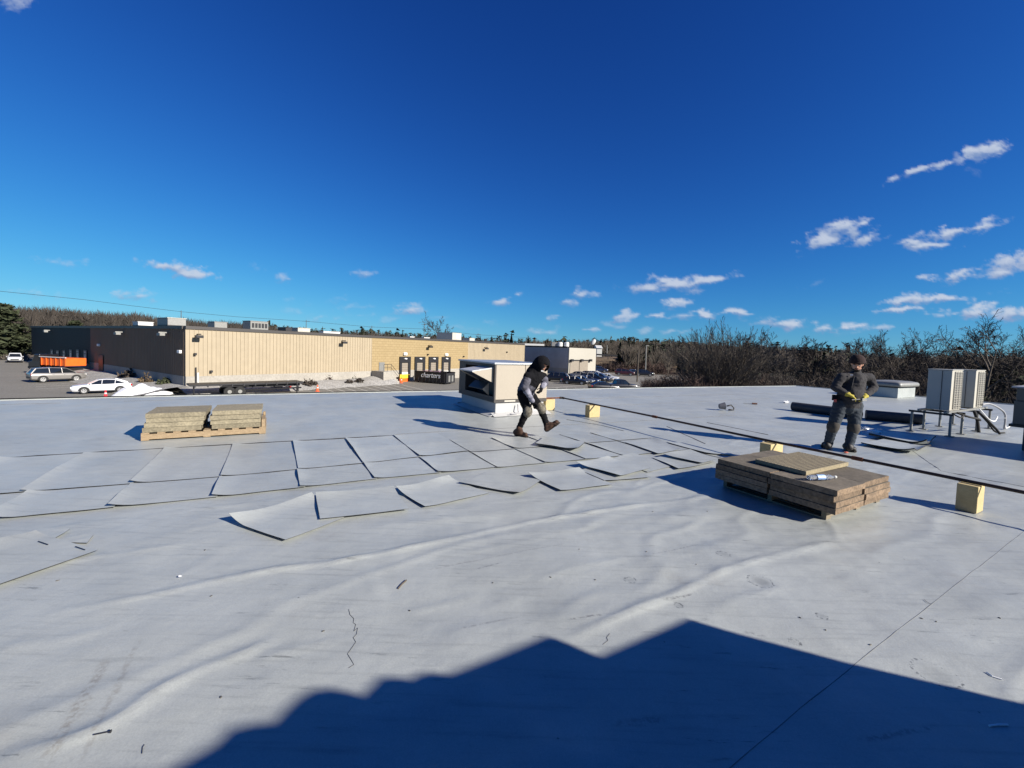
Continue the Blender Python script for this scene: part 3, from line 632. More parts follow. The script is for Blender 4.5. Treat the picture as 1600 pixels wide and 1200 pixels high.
# dock shelters with their doors
def dock(px0, px1, k):
    a, b = s_at(px0), s_at(px1); a, b = a + (b - a) * .05, b - (b - a) * .13; zt = wz(633, 557.3); zb = wz(633, 589.5); w = b - a
    o = C0 + TD * a
    mb = MB()
    mb.box(o + ZV * (zt - 1.0) + TN * .03, TD * w, TN * .22, ZV * 1.0)
    mb.box(o + ZV * zb + TN * .03, TD * w * .2, TN * .22, ZV * (zt - 1.002 - zb)); mb.box(o + TD * w * .78 + ZV * zb + TN * .03, TD * w * .22, TN * .22, ZV * (zt - 1.002 - zb))
    sh = mb.build('dock_shelter', m_black, wh, bevel=.03)
    d_ = MB()
    for r in range(4):
        h = (zt - 1.0 - zb - .9) / 4
        d_.box(o + TD * w * .2 + ZV * (zb + .9 + r * h) + TN * .035, TD * w * .58, TN * .06, ZV * (h - .03))
    d_.build('dock_door', m_door, sh)
    pl = MB(); pl.box(o + TD * w * .2 + ZV * (zb + .15) + TN * .035, TD * w * .58, TN * .1, ZV * .74); pl.build('leveller_plate', m_white if k in (0, 3) else m_galv, sh)
    lm = MB(); lm.ell(o + TD * w * .5 + TN * .27 + ZV * (zt - .35), (.3, .3, .14)); lm.build('dock_lamp', m_lamp_w, sh, smooth=True)
for k, (a, b) in enumerate(((622.5, 643.5), (646.5, 666), (668.5, 686.3), (689, 705.3))): dock(a, b, k)
for px, py in ((632, 553.5), (696.5, 554.5)):
    p = C0 + TD * s_at(px); mb = MB(); mb.box(p - TD * .35 + ZV * wz(px, py + 1.5) + TN * .03, TD * .7, TN * .3, ZV * .45); mb.build('wall_lamp', m_lamp_w, wh, bevel=.05)
for px, py in ((307, 523), (533, 533), (668, 540), (756, 543)):
    p = C0 + TD * s_at(px) + ZV * wz(px, py); mb = MB(); mb.box(p + TN * .05, TD * .15, TN * .9, ZV * .12); mb.box(p + TN * .5 - TD * .35 - ZV * .35, TD * .7, TN * .5, ZV * .3); mb.build('flood_lamp', m_dark, wh, bevel=.03)
for px, py in ((304, 555), (667.5, 555), (723.5, 558), (791, 551), (329, 582)):
    p = C0 + TD * s_at(px) + ZV * wz(px, py); mb = MB(); mb.box(p + TN * .05 - TD * .12, TD * .24, TN * .3, ZV * .25); mb.build('wall_camera', m_dark, wh, bevel=.03)
for px, py in ((81, 517), (195, 520), (264, 521)):
    p = C0 + DD * s_at(px, DD) + ZV * wz(px, py, DD); mb = MB(); mb.box(p + DN * .05, DD * .2, DN * .9, ZV * .15); mb.box(p + DN * .5 - DD * .5 - ZV * .3, DD * 1.0, DN * .5, ZV * .3); mb.build('flood_lamp', m_galv, wh, bevel=.03)
for px, py in ((156.5, 541), (283, 552)):
    p = C0 + DD * s_at(px, DD) + ZV * wz(px, py, DD); mb = MB(); mb.box(p + DN * .03 - DD * .3, DD * .7, DN * .25, ZV * .35); mb.build('wall_lamp', m_lamp_w, wh, bevel=.05)
# pale slit windows and door of the black end wall
for px, y0, y1 in ((74, 556, 570), (82, 548, 564), (91, 549, 565), (101, 549, 566), (111.5, 548, 559), (122.5, 548, 560), (134, 549, 564)):
    p = C0 + DD * s_at(px, DD); zt, zb = wz(px, y0, DD), wz(px, y1, DD)
    fr = MB(); fr.box(p - DD * .9 + DN * .035 + ZV * (zb - .2), DD * 1.8, DN * .05, ZV * (zt - zb + .4)); fr = fr.build('window', m_fascia, wh)
    mb = MB(); mb.box(p - DD * .5 + DN * .09 + ZV * zb, DD * 1.0, DN * .02, ZV * (zt - zb) * .72); mb.build('pane', M('pale_pane', (.45, .45, .42), .2), fr)
    mb = MB(); mb.box(p - DD * .5 + DN * .09 + ZV * (zb + (zt - zb) * .82), DD * 1.0, DN * .02, ZV * (zt - zb) * .18); mb.build('pane', bpy.data.materials['pale_pane'], fr)
p = C0 + DD * s_at(159, DD); mb = MB(); mb.box(p - DD * 1.0 + DN * .05 + ZV * wz(159, 580, DD), DD * 2, DN * .08, ZV * (wz(159, 555, DD) - wz(159, 580, DD))); mb.build('door', m_black, wh)
mb = MB(); p = C0 + TD * s_at(308); mb.tube([p + TN * .2 + ZV * (GZ + .5), p + TN * .2 + ZV * wz(308, 582)], .11, 8); mb.build('standpipe', m_white, wh)
p = C0 + TD * .9 + TN * .06; mb = MB(); mb.tube([p + TN * .1 + ZV * (Z_SB - 2.5), p + TN * .1 + ZV * (Z_SB + 1.0)], .07, 6); mb.build('vent_pipe', m_dark, wh)
# side door with concrete landing and railing
a, b = s_at(592), s_at(600.5); p = C0 + TD * a; zt, zb = wz(596, 566), wz(596, 588)
mb = MB(); mb.box(p + TN * .05 + ZV * zb, TD * (b - a), TN * .08, ZV * (zt - zb)); mb.build('door', m_galv, wh)
a, b = s_at(600, off=TN * 3), s_at(622, off=TN * 3); p = C0 + TD * a
mb = MB(); mb.box(p + TN * .08 + ZV * GZ, TD * (b - a) * .55, TN * 2.9, ZV * 1.9)
for k in range(5): mb.box(p + TD * ((b - a) * .55 + k * .32 + .003) + TN * .08 + ZV * GZ, TD * .32, TN * 2.9, ZV * (1.9 - (k + 1) * .31))
land = mb.build('concrete_landing', m_conc, wh)
mb = MB(); q = p + TN * 2.9; top = [q + TD * .1 + ZV * (GZ + 3.0), q + TD * (b - a) * .55 + ZV * (GZ + 3.0), q + TD * ((b - a) * .55 + 1.7) + ZV * (GZ + 1.3)]
mb.tube(top, .035, 6); mb.tube([t - ZV * .5 for t in top], .03, 6)
for t in (top[0], top[0].lerp(top[1], .5), top[1], top[2]): mb.tube([t, t - ZV * 1.25], .03, 6)
mb.build('railing', m_dark, land)
# small yellow dock bumper
p = C0 + TD * (s_at(625, off=TN * 1.2)) + TN * 1.0
yb = thing('dock_stop', 'yellow wheel stop and orange cones under the first loading dock', 'dock stop', (p.x, p.y, GZ))
mb = MB(); mb.box(p + ZV * (GZ + .55), TD * 2.0, TN * .35, ZV * .65); mb.build('bumper', m_yellow, yb, bevel=.04)
mb = MB(); mb.box(p + TN * .05 + ZV * GZ, TD * 2.0, TN * .25, ZV * .548); mb.build('base', m_orange, yb)
# rooftop machines of the warehouse
def roof_machine(px0, px1, py, inset, label, kind='box', mats=(m_galv,), dep=2.2):
    off = -TN * inset
    a, b = s_at(px0, off=off), s_at(px1, off=off)
    p = C0 + off + TD * a; L = min(b - a, 6.0); pc = p + TD * L / 2; zt = at((px0 + px1) / 2, py, pc.y).z; z0 = Z_FT - .15; h = max(zt - z0, .4)
    t = thing('rooftop_unit', label, 'air conditioner', (pc.x, pc.y, z0), 'machines on the warehouse roof')
    mb = MB(); mb.box(p + ZV * z0, TD * L, -TN * dep, ZV * .25); mb.build('curb', m_dark, t)
    mb = MB(); mb.box(p + ZV * (z0 + .252) + TN * .02, TD * L, -TN * (dep + .05), ZV * (h - .252)); mb.build('cabinet', mats[0], t, bevel=.05)
    if kind == 'louver':
        for k in range(5):
            mb = MB(); mb.box(p + TD * (L * (.08 + .18 * k)) + TN * .03 + ZV * (z0 + .5), TD * L * .12, TN * .05, ZV * (h - .75)); mb.build('louvre', m_dark, t)
    elif kind == 'tank':
        mb = MB(); mb.box(p + TD * L * .35 + TN * .03 + ZV * (z0 + .45), TD * L * .5, TN * .04, ZV * (h - .6)); mb.build('access_panel', m_white, t)
    mb = MB(); mb.box(p + ZV * (z0 + h + .001) - TD * .05 + TN * .07, TD * (L + .1), -TN * (dep + .15), ZV * .06); mb.build('lid', mats[-1], t)
roof_machine(262, 291, 497.5, 6, 'large pale box with mast on the roof near the dark corner', 'box', (m_galv, m_cond), 3.5)
roof_machine(216, 240, 503.5, 16, 'low white box on the black end of the warehouse roof', 'box', (m_white,))
roof_machine(335, 355, 503.5, 10, 'small grey box left of the louvred machine', 'box', (m_galv,))
roof_machine(391, 419, 502.5, 5, 'grey machine with upright louvres on the tan roof edge', 'louver', (m_galv,))
roof_machine(446, 456, 512, 5, 'small dark box left of the pink vent box', 'box', (m_dark,))
roof_machine(465, 484, 513, 5, 'pale pinkish vent box right of the dark box', 'tank', (m_cond,))
roof_machine(505, 531, 518.5, 5, 'low white skylight before the brick section', 'box', (m_white,), 1.2)
roof_machine(640, 647, 527.5, 4, 'little white vent above the second dock', 'box', (m_white,), .8)
roof_machine(662, 671, 529.5, 4, 'little white vent above the third dock', 'box', (m_white,), .8)
roof_machine(706, 720, 520.5, 5, 'tall white machine with dark side above the last dock', 'tank', (m_cond,), 4.5)
roof_machine(733, 741, 528.5, 6, 'small white box right of the tall white machine', 'box', (m_cond,), 2)
# gravel bed along the building, with shrubs
mb = MB(); cols = []
for k in range(25):
    s = -1 + k * (s_at(596) + 1) / 24; h = .75 if k < 20 else .75 + .15 * (k - 20)
    for j in range(7):
        o = .1 + j * .72; t = j / 6
        cols.append(C0 + TD * s + TN * o + ZV * (GZ + h * (1 - t * t) + .06 * math.sin(k * 1.7 + j)))
fs = [(k * 7 + j, k * 7 + j + 1, (k + 1) * 7 + j + 1, (k + 1) * 7 + j) for k in range(24) for j in range(6)]
mb.add(cols, fs); cols = []
for k in range(16):
    s = -1 + k * 2.4
    for j in range(7):
        o = .1 + j * .8; t = j / 6
        cols.append(C0 + DD * s + DN * o + ZV * (GZ + .8 * (1 - t * t) + .05 * math.sin(k * 1.3 + j)))
mb.add(cols, [(k * 7 + j, (k + 1) * 7 + j, (k + 1) * 7 + j + 1, k * 7 + j + 1) for k in range(15) for j in range(6)])
tag(mb.build('gravel_bed', m_gravel, smooth=True), kind='structure')
def shrub(px, py, z, r, h, mat, label):
    p = G(px, py, z); t = thing('shrub', label, 'shrub', p, 'shrubs in the gravel bed')
    mb = MB(); rs = random.Random(int(px * 7))
    for k in range(160):
        a, q = rs.random() * 6.28, rs.random() ** .5; c = p + Vector((math.cos(a) * r * q, math.sin(a) * r * q, h * (1 - q * q * .8) * rs.random() + .05))
        d1 = Vector((rs.gauss(0, 1), rs.gauss(0, 1), rs.gauss(0, 1))) * r * .2; d2 = Vector((rs.gauss(0, 1), rs.gauss(0, 1), rs.gauss(0, 1))) * r * .2
        mb.add([c + d1, c + d2, c - d1 * .6], [(0, 1, 2)])
    mb.build('foliage', mat, t)
    mb = MB(); mb.tube([p, p + ZV * h * .5], .04, 5); mb.build('stem', m_bark, t)
for i, (x, y, r, h, m, lb) in enumerate(((424, 598, .9, 1.3, m_pine, 'rounded green shrub behind the middle of the flatbed trailer'), (368, 600, .7, .9, m_twig_red, 'brown shrub above the trailer wheels'),
    (511, 596, .8, 1.2, m_twig_red, 'tall brown shrub right of the trailer end'), (550, 594, .7, .9, m_pine, 'green shrub nearest the side door'), (561, 597, .6, .6, m_twig, 'low dark shrub right of the green one by the door'),
    (546, 598, .5, .5, m_twig, 'low dark shrub left of the door shrubs'), (484, 601, .8, .6, m_twig, 'low brown shrub beside the orange cone'), (228, 600, .7, 1.3, m_bank, 'dry tufted grass behind the white sedan'),
    (259, 603, .9, .8, m_pine, 'low green shrub near the dark building corner'), (204, 592, 1.2, 1.2, m_twig, 'dark shrub against the grey wall behind the white sedan'), (432, 604, .5, .5, m_twig, 'small dark shrub under the trailer deck'), (300, 600, .5, .7, m_twig_red, 'small brown shrub at the building corner'))):
    shrub(x, y, GZ + .5, r, h, m, lb)

# ------------------------------------------------------------------ white building with two sliding doors
B0 = at(888, 585, 106); B0.z = GZ
BF = (at(930, 583.5, 114.5) - at(888, 585, 106)); BF.z = 0; BL = BF.length; BF.normalize()
BN = Vector((BF.y, -BF.x, 0)); BS = -BN
bt = at(888, 543.2, 106).z
wb = thing('white_building', 'white block building with two tan sliding doors beyond the warehouse', 'building', B0)
m_wb = M('white_metal_wall', (.36, .34, .29), .6, var=.2, col2=(.34, .32, .27)); m_gb = M('grey_metal_wall', (.40, .385, .37), .6, var=.2)
mb = MB(); mb.box(B0, BF * BL, BS * .25, ZV * (bt - GZ)); mb.build('front_wall', m_wb, wb)
mb = MB(); mb.box(B0 + BS * .252 + BF * .01, BS * 24, BF * .25, ZV * (bt - GZ) * .22, 0); mb.build('base_course', m_conc, wb)
mb = MB(); mb.box(B0 + BS * .252 + ZV * (bt - GZ) * .22 - BF * .02, BS * 24, BF * .25, ZV * (bt - GZ) * .77); mb.build('side_wall', m_gb, wb)
mb = MB(); mb.box(B0 + BF * .3 + BS * .3, BF * (BL - .4), BS * 23.9, ZV * (bt - GZ - .2)); mb.build('core', m_gb, wb)
mb = MB(); mb.box(B0 + ZV * (bt - GZ) * .991 - BF * .1 - BN * .5 , BF * .6, BS * 24, ZV * .35); mb.build('roof_trim', m_dark, wb)
for k, (x0, x1) in enumerate(((890.5, 904.5), (905.3, 918.3))):
    f = lambda x: (ray(x, 560).x * B0.y - ray(x, 560).y * B0.x) / (BF.x * ray(x, 560).y - BF.y * ray(x, 560).x)
    a, b = f(x0), f(x1); mb = MB(); mb.box(B0 + BF * a + BN * .06, BF * (b - a), BN * .1, ZV * (at(x0, 564, (B0 + BF * a).y).z - GZ)); d = mb.build('sliding_door', m_door, wb)
    z = at(x0, 563, (B0 + BF * a).y).z
    mb = MB(); mb.box(B0 + BF * (a - .1) + BN * .17 + ZV * (z - GZ - .1), BF * (b - a + .6), BN * .12, ZV * .25); mb.build('door_track', m_dark, d)
for x in (891, 906.5, 920.3):
    a = f(x); p = B0 + BF * a; mb = MB(); mb.box(p + BN * .3 - BF * .3 + ZV * (at(x, 563.5, p.y).z - GZ - .2), BF * .9, BN * .4, ZV * .6); mb.build('lamp_box', m_dark, wb)
p = B0 + BS * 14 + BF * 3; 
for px0, px1, lb in ((862, 871, 'dark grey box on the white building roof'), (871, 879, 'left of the two white vent cylinders on the white building roof'), (881, 889, 'right of the two white vent cylinders on the white building roof')):
    a, b = at(px0, 543, 117), at(px1, 543, 117); z0 = bt - .2; zt = at(px0, 534.5, 117).z
    t = thing('roof_vent', lb, 'vent', ((a.x + b.x) / 2, 117, z0)); mb = MB()
    if 'cylinder' in lb:
        mb.lathe([(0, z0), ((b.x - a.x) / 2, z0), ((b.x - a.x) / 2, zt - .2), ((b.x - a.x) / 2 - .15, zt), (0, zt)], ((a.x + b.x) / 2, 117, 0), n=16); mb.build('cylinder', m_white, t, smooth=False)
    else: mb.box((a.x, 117, z0), (b.x - a.x, 0, 0), (0, 2, 0), (0, 0, zt - z0)); mb.build('cabinet', m_galv, t, bevel=.05)
    mb = MB(); mb.box((a.x - .1, 116.2, z0 - .1), (b.x - a.x + .2, 0, 0), (0, 2.6, 0), (0, 0, .15)); mb.build('curb', m_dark, t)
a, b = at(806, 541, 150), at(849, 541, 150)
t = thing('long_white_shed', 'long low white roof beyond the end of the warehouse', 'shed', (a.x, 150, GZ))
mb = MB(); mb.box((a.x, 150, GZ), (b.x - a.x, 0, 0), (0, 12, 0), (0, 0, at(820, 540.5, 150).z - GZ)); mb.build('wall', m_gb, t)
mb = MB(); mb.box((a.x - .3, 149.6, at(820, 540.5, 150).z + .002), (b.x - a.x + .6, 0, 0), (0, 12.6, 0), (0, 0, .9)); mb.build('roof', m_white, t)
a = at(933, 560, 160); t = thing('small_white_house', 'small white roof among the trees behind the white building', 'house', (a.x, 230, GZ))
a, b = at(933, 541, 230), at(941, 541, 230); z = at(936, 544, 230).z
mb = MB(); mb.box((a.x, 230, GZ), (b.x - a.x, 0, 0), (0, 8, 0), (0, 0, z - GZ)); mb.build('wall', m_cloth_pale, t)
mb = MB(); mb.prism([(a.x - .3, 229.5, z), (a.x - .3, 238.5, z), (a.x - .3, 234, z + 1.6)], (b.x - a.x + .6, 0, 0)); mb.build('roof', m_white, t)
p = at(928, 545, 122); t = thing('dish_antenna', 'pale dish on a pole behind the white building', 'antenna', (p.x, p.y, GZ))
mb = MB(); mb.tube([(p.x, p.y, GZ), (p.x, p.y, at(928, 536, 122).z)], .12, 6); mb.build('pole', m_dark, t)
q = at(927.5, 534.5, 121.7); mb = MB(); mb.ell(q, (.55, .25, .9), Matrix.Rotation(.5, 3, 'Y')); mb.build('dish', m_white, t, smooth=True)

# ------------------------------------------------------------------ poles and wires
def pole(px, y0, y1, Y, label, arm=True, r=.14, lean=0.0, lamp=False, mat=m_bark):
    p = at(px, y0, Y); zb = at(px, y1, Y).z if y1 else GZ
    q = at(px - lean, y1 or y0, Y)
    t = thing('utility_pole', label, 'utility pole', (q.x, Y, max(zb, GZ)))
    mb = MB(); mb.tube([(q.x, Y, max(zb, GZ)), (p.x, Y, p.z)], [r, r * .7], 8); mb.build('post', mat, t)
    if arm: mb = MB(); mb.cbox((p.x, Y, p.z - .5), (2.6, .14, .14)); mb.build('crossarm', mat, t)
    if lamp: mb = MB(); mb.cbox((p.x + .3, Y, p.z), (.9, .35, .2)); mb.build('lamp_head', m_galv, t)
    return p
pole(478.5, 500, None, 170, 'utility pole above the middle of the tan wall')
pole(581, 509, None, 175, 'utility pole where tan siding meets the yellow blocks')
pole(747, 521, None, 190, 'utility pole above the far tan siding')
pole(663, 505, None, 185, 'utility pole left of the lone bare tree')
pole(998, 546, 606, 88, 'dark wooden pole standing by the dark parked pickup', False, .16, 3)
pole(1010, 540, 590, 120, 'pale lamp pole among the blue parked cars', False, .17, 2, True, m_galv)
pole(948.5, 539, 552, 170, 'pale short pole on the far brown bank', False, .16, 0, False, m_galv)
def wire(pts, Y, label, r=.035):
    P = [at(x, y, Y(x)) for x, y in pts]; dense = []
    for a, b in zip(P[:-1], P[1:]): dense += [a.lerp(b, k / 6) for k in range(6)]
    dense.append(P[-1]); mb = MB(); mb.tube(dense, r, 5); return tag(mb.build('overhead_wire', m_rubber, org=P[0]), label, 'wire')
wire([(-60, 449), (0, 455), (60, 461), (130, 468), (200, 477), (283, 487)], lambda x: 110 + x * .1, 'upper overhead wire crossing the sky on the left', .05)
wire([(283, 487), (370, 495), (478, 502), (581, 511)], lambda x: 138 + (x - 283) * .12, 'overhead wire above the tan wall', .05)
wire([(581, 511), (663, 514), (747, 523), (830, 528)], lambda x: 175 + (x - 581) * .1, 'overhead wire above the yellow block wall', .05)
pole(283, 485, 500, 60, 'thin mast on the large roof box', False, .05)
# guard rail on the far bank
t = thing('guard_rail', 'dark guard rail along the top of the brown bank', 'guard rail', at(935, 558, 140))
mb = MB(); P = [at(x, 555 + .055 * (x - 930), 140) for x in range(930, 1081, 10)]
for a, b in zip(P[:-1], P[1:]): mb.box(a, b - a, (0, .1, 0), (0, 0, .5))
mb.build('rail', m_dark, t)
for p in P[::2]: mb = MB(); mb.box(p - ZV * 1.2 + Vector((0, .11, 0)), (.15, 0, 0), (0, .15, 0), (0, 0, 1.4)); mb.build('rail_post', m_dark, t)
# ------------------------------------------------------------------ vehicles
PAINT = {}
def paint(name, col, metal=.2):
    if name not in PAINT:
        m = M('paint_' + name, col, .3, metal, spec=.6, var=6, col2=tuple(c * .92 for c in col)); PAINT[name] = m
        b = m.node_tree.nodes['Principled BSDF']; b.inputs['Coat Weight'].default_value = .4; b.inputs['Coat Roughness'].default_value = .08
    return PAINT[name]
def loft(mb, secs, mi=0, cap=True):
    n = len(secs[0]); vs = [p for s in secs for p in s]
    fs = [(i * n + j, i * n + (j + 1) % n, (i + 1) * n + (j + 1) % n, (i + 1) * n + j) for i in range(len(secs) - 1) for j in range(n)]
    if cap: fs += [tuple(reversed(range(n))), tuple((len(secs) - 1) * n + j for j in range(n))]
    mb.add(vs, fs, mi)
SHAPES = {
 'sedan': dict(L=4.65, hw=.90, wb=2.70, wr=.33, low=.20,
   body=[(-2.32, .45, .78, .80), (-2.25, .30, .98, .93), (-1.7, .22, 1.04, 1.0), (-.6, .20, .98, 1.0), (.6, .20, .96, 1.0), (1.1, .20, .94, 1.0), (1.75, .22, .87, .99), (2.2, .26, .78, .94), (2.32, .36, .64, .82)],
   glass=[(-2.0, 1.02), (1.12, .94)], roof=[(-1.0, 1.40), (-.3, 1.44), (.25, 1.40)], pillars=(.05, -.95)),
 'suv': dict(L=4.95, hw=.98, wb=2.95, wr=.39, low=.28,
   body=[(-2.47, .50, 1.05, .86), (-2.42, .36, 1.15, .95), (-1.9, .30, 1.18, 1.0), (-.6, .28, 1.15, 1.0), (.9, .28, 1.14, 1.0), (1.3, .28, 1.12, 1.0), (1.95, .30, 1.09, .98), (2.36, .36, 1.02, .94), (2.47, .48, .84, .86)],
   glass=[(-2.42, 1.13), (1.62, 1.10)], roof=[(-2.0, 1.70), (-.6, 1.78), (.62, 1.70)], pillars=(.25, -.85)),
 'pickup': dict(L=5.5, hw=.98, wb=3.5, wr=.40, low=.34,
   body=[(-2.75, .55, 1.10, .93), (-2.7, .42, 1.14, .98), (-1.0, .34, 1.14, 1.0), (-.9, .34, 1.16, 1.0), (1.0, .34, 1.16, 1.0), (1.4, .34, 1.14, 1.0), (2.2, .36, 1.08, .98), (2.6, .42, .98, .94), (2.75, .55, .80, .84)],
   glass=[(-1.0, 1.15), (1.35, 1.12)], roof=[(-.75, 1.78), (-.2, 1.84), (.5, 1.78)], pillars=(.15, -.2))}
def make_car(shape, pm, label, cat, pos, heading, group=None, detail=True):
    S = SHAPES[shape]; root = thing('parked_car' if shape != 'pickup' else 'parked_pickup', label, cat, (0, 0, 0), group)
    hw = S['hw']; mb = MB(); secs = []
    for (x, zl, zt, k) in S['body']:
        w = hw * k
        half = [(w * .86, zl), (w * .98, zl + .12), (w, zl + (zt - zl) * .55), (w * .97, zt - .10), (w * .90, zt - .02), (w * .6, zt + .02)]
        secs.append([Vector((x, -y, z)) for y, z in half] + [Vector((x, y, z)) for y, z in reversed(half)])
    loft(mb, secs); body = mb.build('body', pm, root, smooth=True)
    if hasattr(body.data, 'shade_smooth'): pass
    m_ = body.modifiers.new('edge', 'EDGE_SPLIT'); m_.split_angle = math.radians(38)
    (gx0, gz0), (gx1, gz1) = S['glass']; rf = S['roof']
    wb_, wt_ = hw * .90, hw * .70
    prof = [(gx0, gz0 - .02, wb_ * .9), (rf[0][0], rf[0][1], wt_), (rf[1][0], rf[1][1], wt_), (rf[2][0], rf[2][1], wt_), (gx1, gz1 - .02, wb_ * .9)]
    mb = MB(); L = [Vector((x, y, z)) for x, z, y in prof]; R = [Vector((x, -y, z)) for x, z, y in prof]
    mid = [Vector((rf[1][0], wb_, gz0 - .02)), Vector((rf[1][0], -wb_, gz0 - .02))]
    vs = L + R + mid; n = 5
    fs = [(i, i + 1, n + i + 1, n + i) for i in range(4)] + [(0, 10, 2, 1), (10, 4, 3, 2), (5, 6, 7, 11), (11, 7, 8, 9)]
    mb.add(vs, fs); cab = mb.build('windows', m_glass, root)
    mb = MB(); tp = [Vector((x, 0, z + .012)) for x, z in rf]
    pts = [(rf[0][0] - .1, rf[0][1] - .045), *rf, (rf[2][0] + .1, rf[2][1] - .05)]
    secs = [[Vector((x, -wt_ * 1.05, z - .03)), Vector((x, -wt_ * .96, z + .03)), Vector((x, 0, z + .05)), Vector((x, wt_ * .96, z + .03)), Vector((x, wt_ * 1.05, z - .03)), Vector((x, 0, z - .05))] for x, z in pts]
    loft(mb, secs); mb.build('roof', pm, root, smooth=False)
    for sgn in (1, -1):
        mb = MB()
        mb.tube([(gx1, sgn * wb_ * .92, gz1 - .03), (rf[2][0], sgn * wt_ * 1.0, rf[2][1])], .035, 6)
        for px_ in S['pillars']: mb.tube([(px_, sgn * wb_ * .985, gz0 - .04), (px_ - .05, sgn * wt_ * 1.02, rf[1][1] - .02)], .035, 6)
        mb.tube([(gx0, sgn * wb_ * .92, gz0 - .03), (rf[0][0], sgn * wt_, rf[0][1])], .075 if shape != 'pickup' else .05, 6)
        mb.build('pillar', pm, root)
        mb = MB(); mb.ell((S['glass'][1][0] - .25, sgn * (hw + .06), gz1 + .05), (.09, .1, .07), nu=8, nv=6); mb.build('door_mirror', pm, root, smooth=True)
    xf, xr = S['body'][-1][0], S['body'][0][0]
    for sgn in (1, -1):
        mb = MB(); z = S['body'][-2][2] - .14; mb.cbox((xf - .16, sgn * hw * .72, z), (.26, .36, .13), -sgn * .35); mb.build('headlight', m_lamp_w, root, bevel=.03)
        mb = MB(); z = S['body'][1][2] - .16; mb.cbox((xr + .1, sgn * hw * .76, z), (.16, .34, .2), sgn * .2); mb.build('tail_light', m_lamp_r, root, bevel=.03)
        if detail:
            mb = MB(); mb.box((-1.25, sgn * hw * 1.004, S['low'] + .02), (2.4, 0, 0), (0, sgn * .012, 0), (0, 0, .1)); mb.build('sill', m_black, root)
            for dx in (.35, -.65): mb = MB(); mb.box((dx, sgn * hw * .995, S['body'][4][2] - .2), (.2, 0, 0), (0, sgn * .03, 0), (0, 0, .04)); mb.build('door_handle', m_rim, root)
    mb = MB(); mb.cbox((xf - .03, 0, S['body'][-1][1] + .12), (.1, hw * 1.1, .2)); mb.build('grille', m_black, root)
    mb = MB(); mb.cbox((xr + .03, 0, S['body'][0][1] + .12), (.1, hw * 1.3, .16)); mb.build('rear_bumper', m_black, root, bevel=.02)
    mb = MB(); mb.cbox((0, 0, S['low'] + .05), (S['L'] * .9, hw * 1.5, .16)); mb.build('underbody', m_black, root)
    r = S['wr']
    for sx_ in (S['wb'] / 2, -S['wb'] / 2):
        for sgn in (1, -1):
            mb = MB(); ar = [(sx_ + (r + .09) * math.cos(a), sgn * hw * .93, max(r + (r + .09) * math.sin(a), S['low'] + .02)) for a in [math.pi * i / 12 for i in range(13)]]
            mb.prism(ar, (0, sgn * hw * .085, 0)); mb.build('wheel_arch', m_black, root)
            mb = MB(); y0 = sgn * (hw * .80); prof = [(r * .55, 0), (r * .95, 0), (r, .04), (r, .18), (r * .95, .22), (r * .62, .225)]
            if sgn > 0: mb.lathe([(a, b) for a, b in prof], (sx_, y0, r), 'Y', 20)
            else: mb.lathe([(a, -b) for a, b in prof], (sx_, y0, r), 'Y', 20)
            ty = mb.build('wheel', m_rubber, root, smooth=False)
            mb = MB(); yy = sgn * (hw * .80 + .215 * 1)
            for k in range(5):
                a = 2 * math.pi * k / 5; c, s_ = math.cos(a), math.sin(a); pr_ = Vector((-s_, 0, c)); d_ = Vector((c, 0, s_))
                o = Vector((sx_, yy, r)); mb.box(o - pr_ * r * .10 + Vector((0, -.03 if sgn > 0 else 0, 0)), d_ * r * .62, pr_ * r * .2, (0, .03, 0))
            ring = [(r * .52, 0), (r * .64, 0), (r * .64, .02 * sgn), (r * .52, .02 * sgn), (r * .52, 0)]
            mb.lathe(ring, (sx_, yy, r), 'Y', 20)
            mb.lathe([(0, -.06 * sgn), (r * .55, -.06 * sgn)], (sx_, yy, r), 'Y', 20); mb.build('rim', m_rim, ty)
    root.location = pos; root.rotation_euler = (0, 0, heading)
    return root
def place_car(shape, pm, label, cat, rear_px, front_px, group=None):
    a, b = G(*rear_px, GZ), G(*front_px, GZ); c = (a + b) / 2; d = b - a
    return make_car(shape, pm, label, cat, (c.x, c.y, GZ + .005), math.atan2(d.y, d.x), group)
P_white, P_silver, P_black = paint('white', (.55, .56, .58), 0), paint('silver', (.22, .21, .20), .4), paint('black', (.012, .012, .015))
P_navy, P_red, P_blue, P_grey = paint('navy', (.02, .03, .07)), paint('maroon', (.05, .012, .014)), paint('blue', (.05, .12, .26)), paint('grey', (.14, .15, .16), .5)
place_car('sedan', P_white, 'white sedan parked in front of the gravel bed by the dark wall', 'car', (188, 612.4), (131, 614.4))
place_car('suv', P_silver, 'silver sport utility car parked on the far left of the lot', 'car', (62.4, 597), (115, 595))
def car_at(shape, pm, label, cat, px, py, deg, group=None):
    p = G(px, py, GZ); make_car(shape, pm, label, cat, (p.x, p.y, GZ + .005), math.radians(deg), group, False)
car_at('pickup', P_white, 'white pickup at the edge of the dry field on the far left', 'pickup', 24, 566, -42)
cg = 'cars parked by the white building'
a, b = G(899, 600.5, GZ), G(949, 594.5, GZ)
row = [('sedan', P_black, 'black car at the near end of the parked row'), ('sedan', P_grey, 'grey car, second from the near end of the row'), ('sedan', P_navy, 'navy car, third from the near end of the row'),
       ('suv', P_black, 'tall black car in the middle of the parked row'), ('suv', P_navy, 'tall navy car right of the tall black one'), ('sedan', P_silver, 'silver car, second from the far end of the row'), ('sedan', P_white, 'white car at the far end of the row')]
for k, (sh, pm, lb) in enumerate(row):
    p = a.lerp(b, k / 6); make_car(sh, pm, lb, 'car', (p.x, p.y, GZ + .005), math.radians(-22), cg, False)
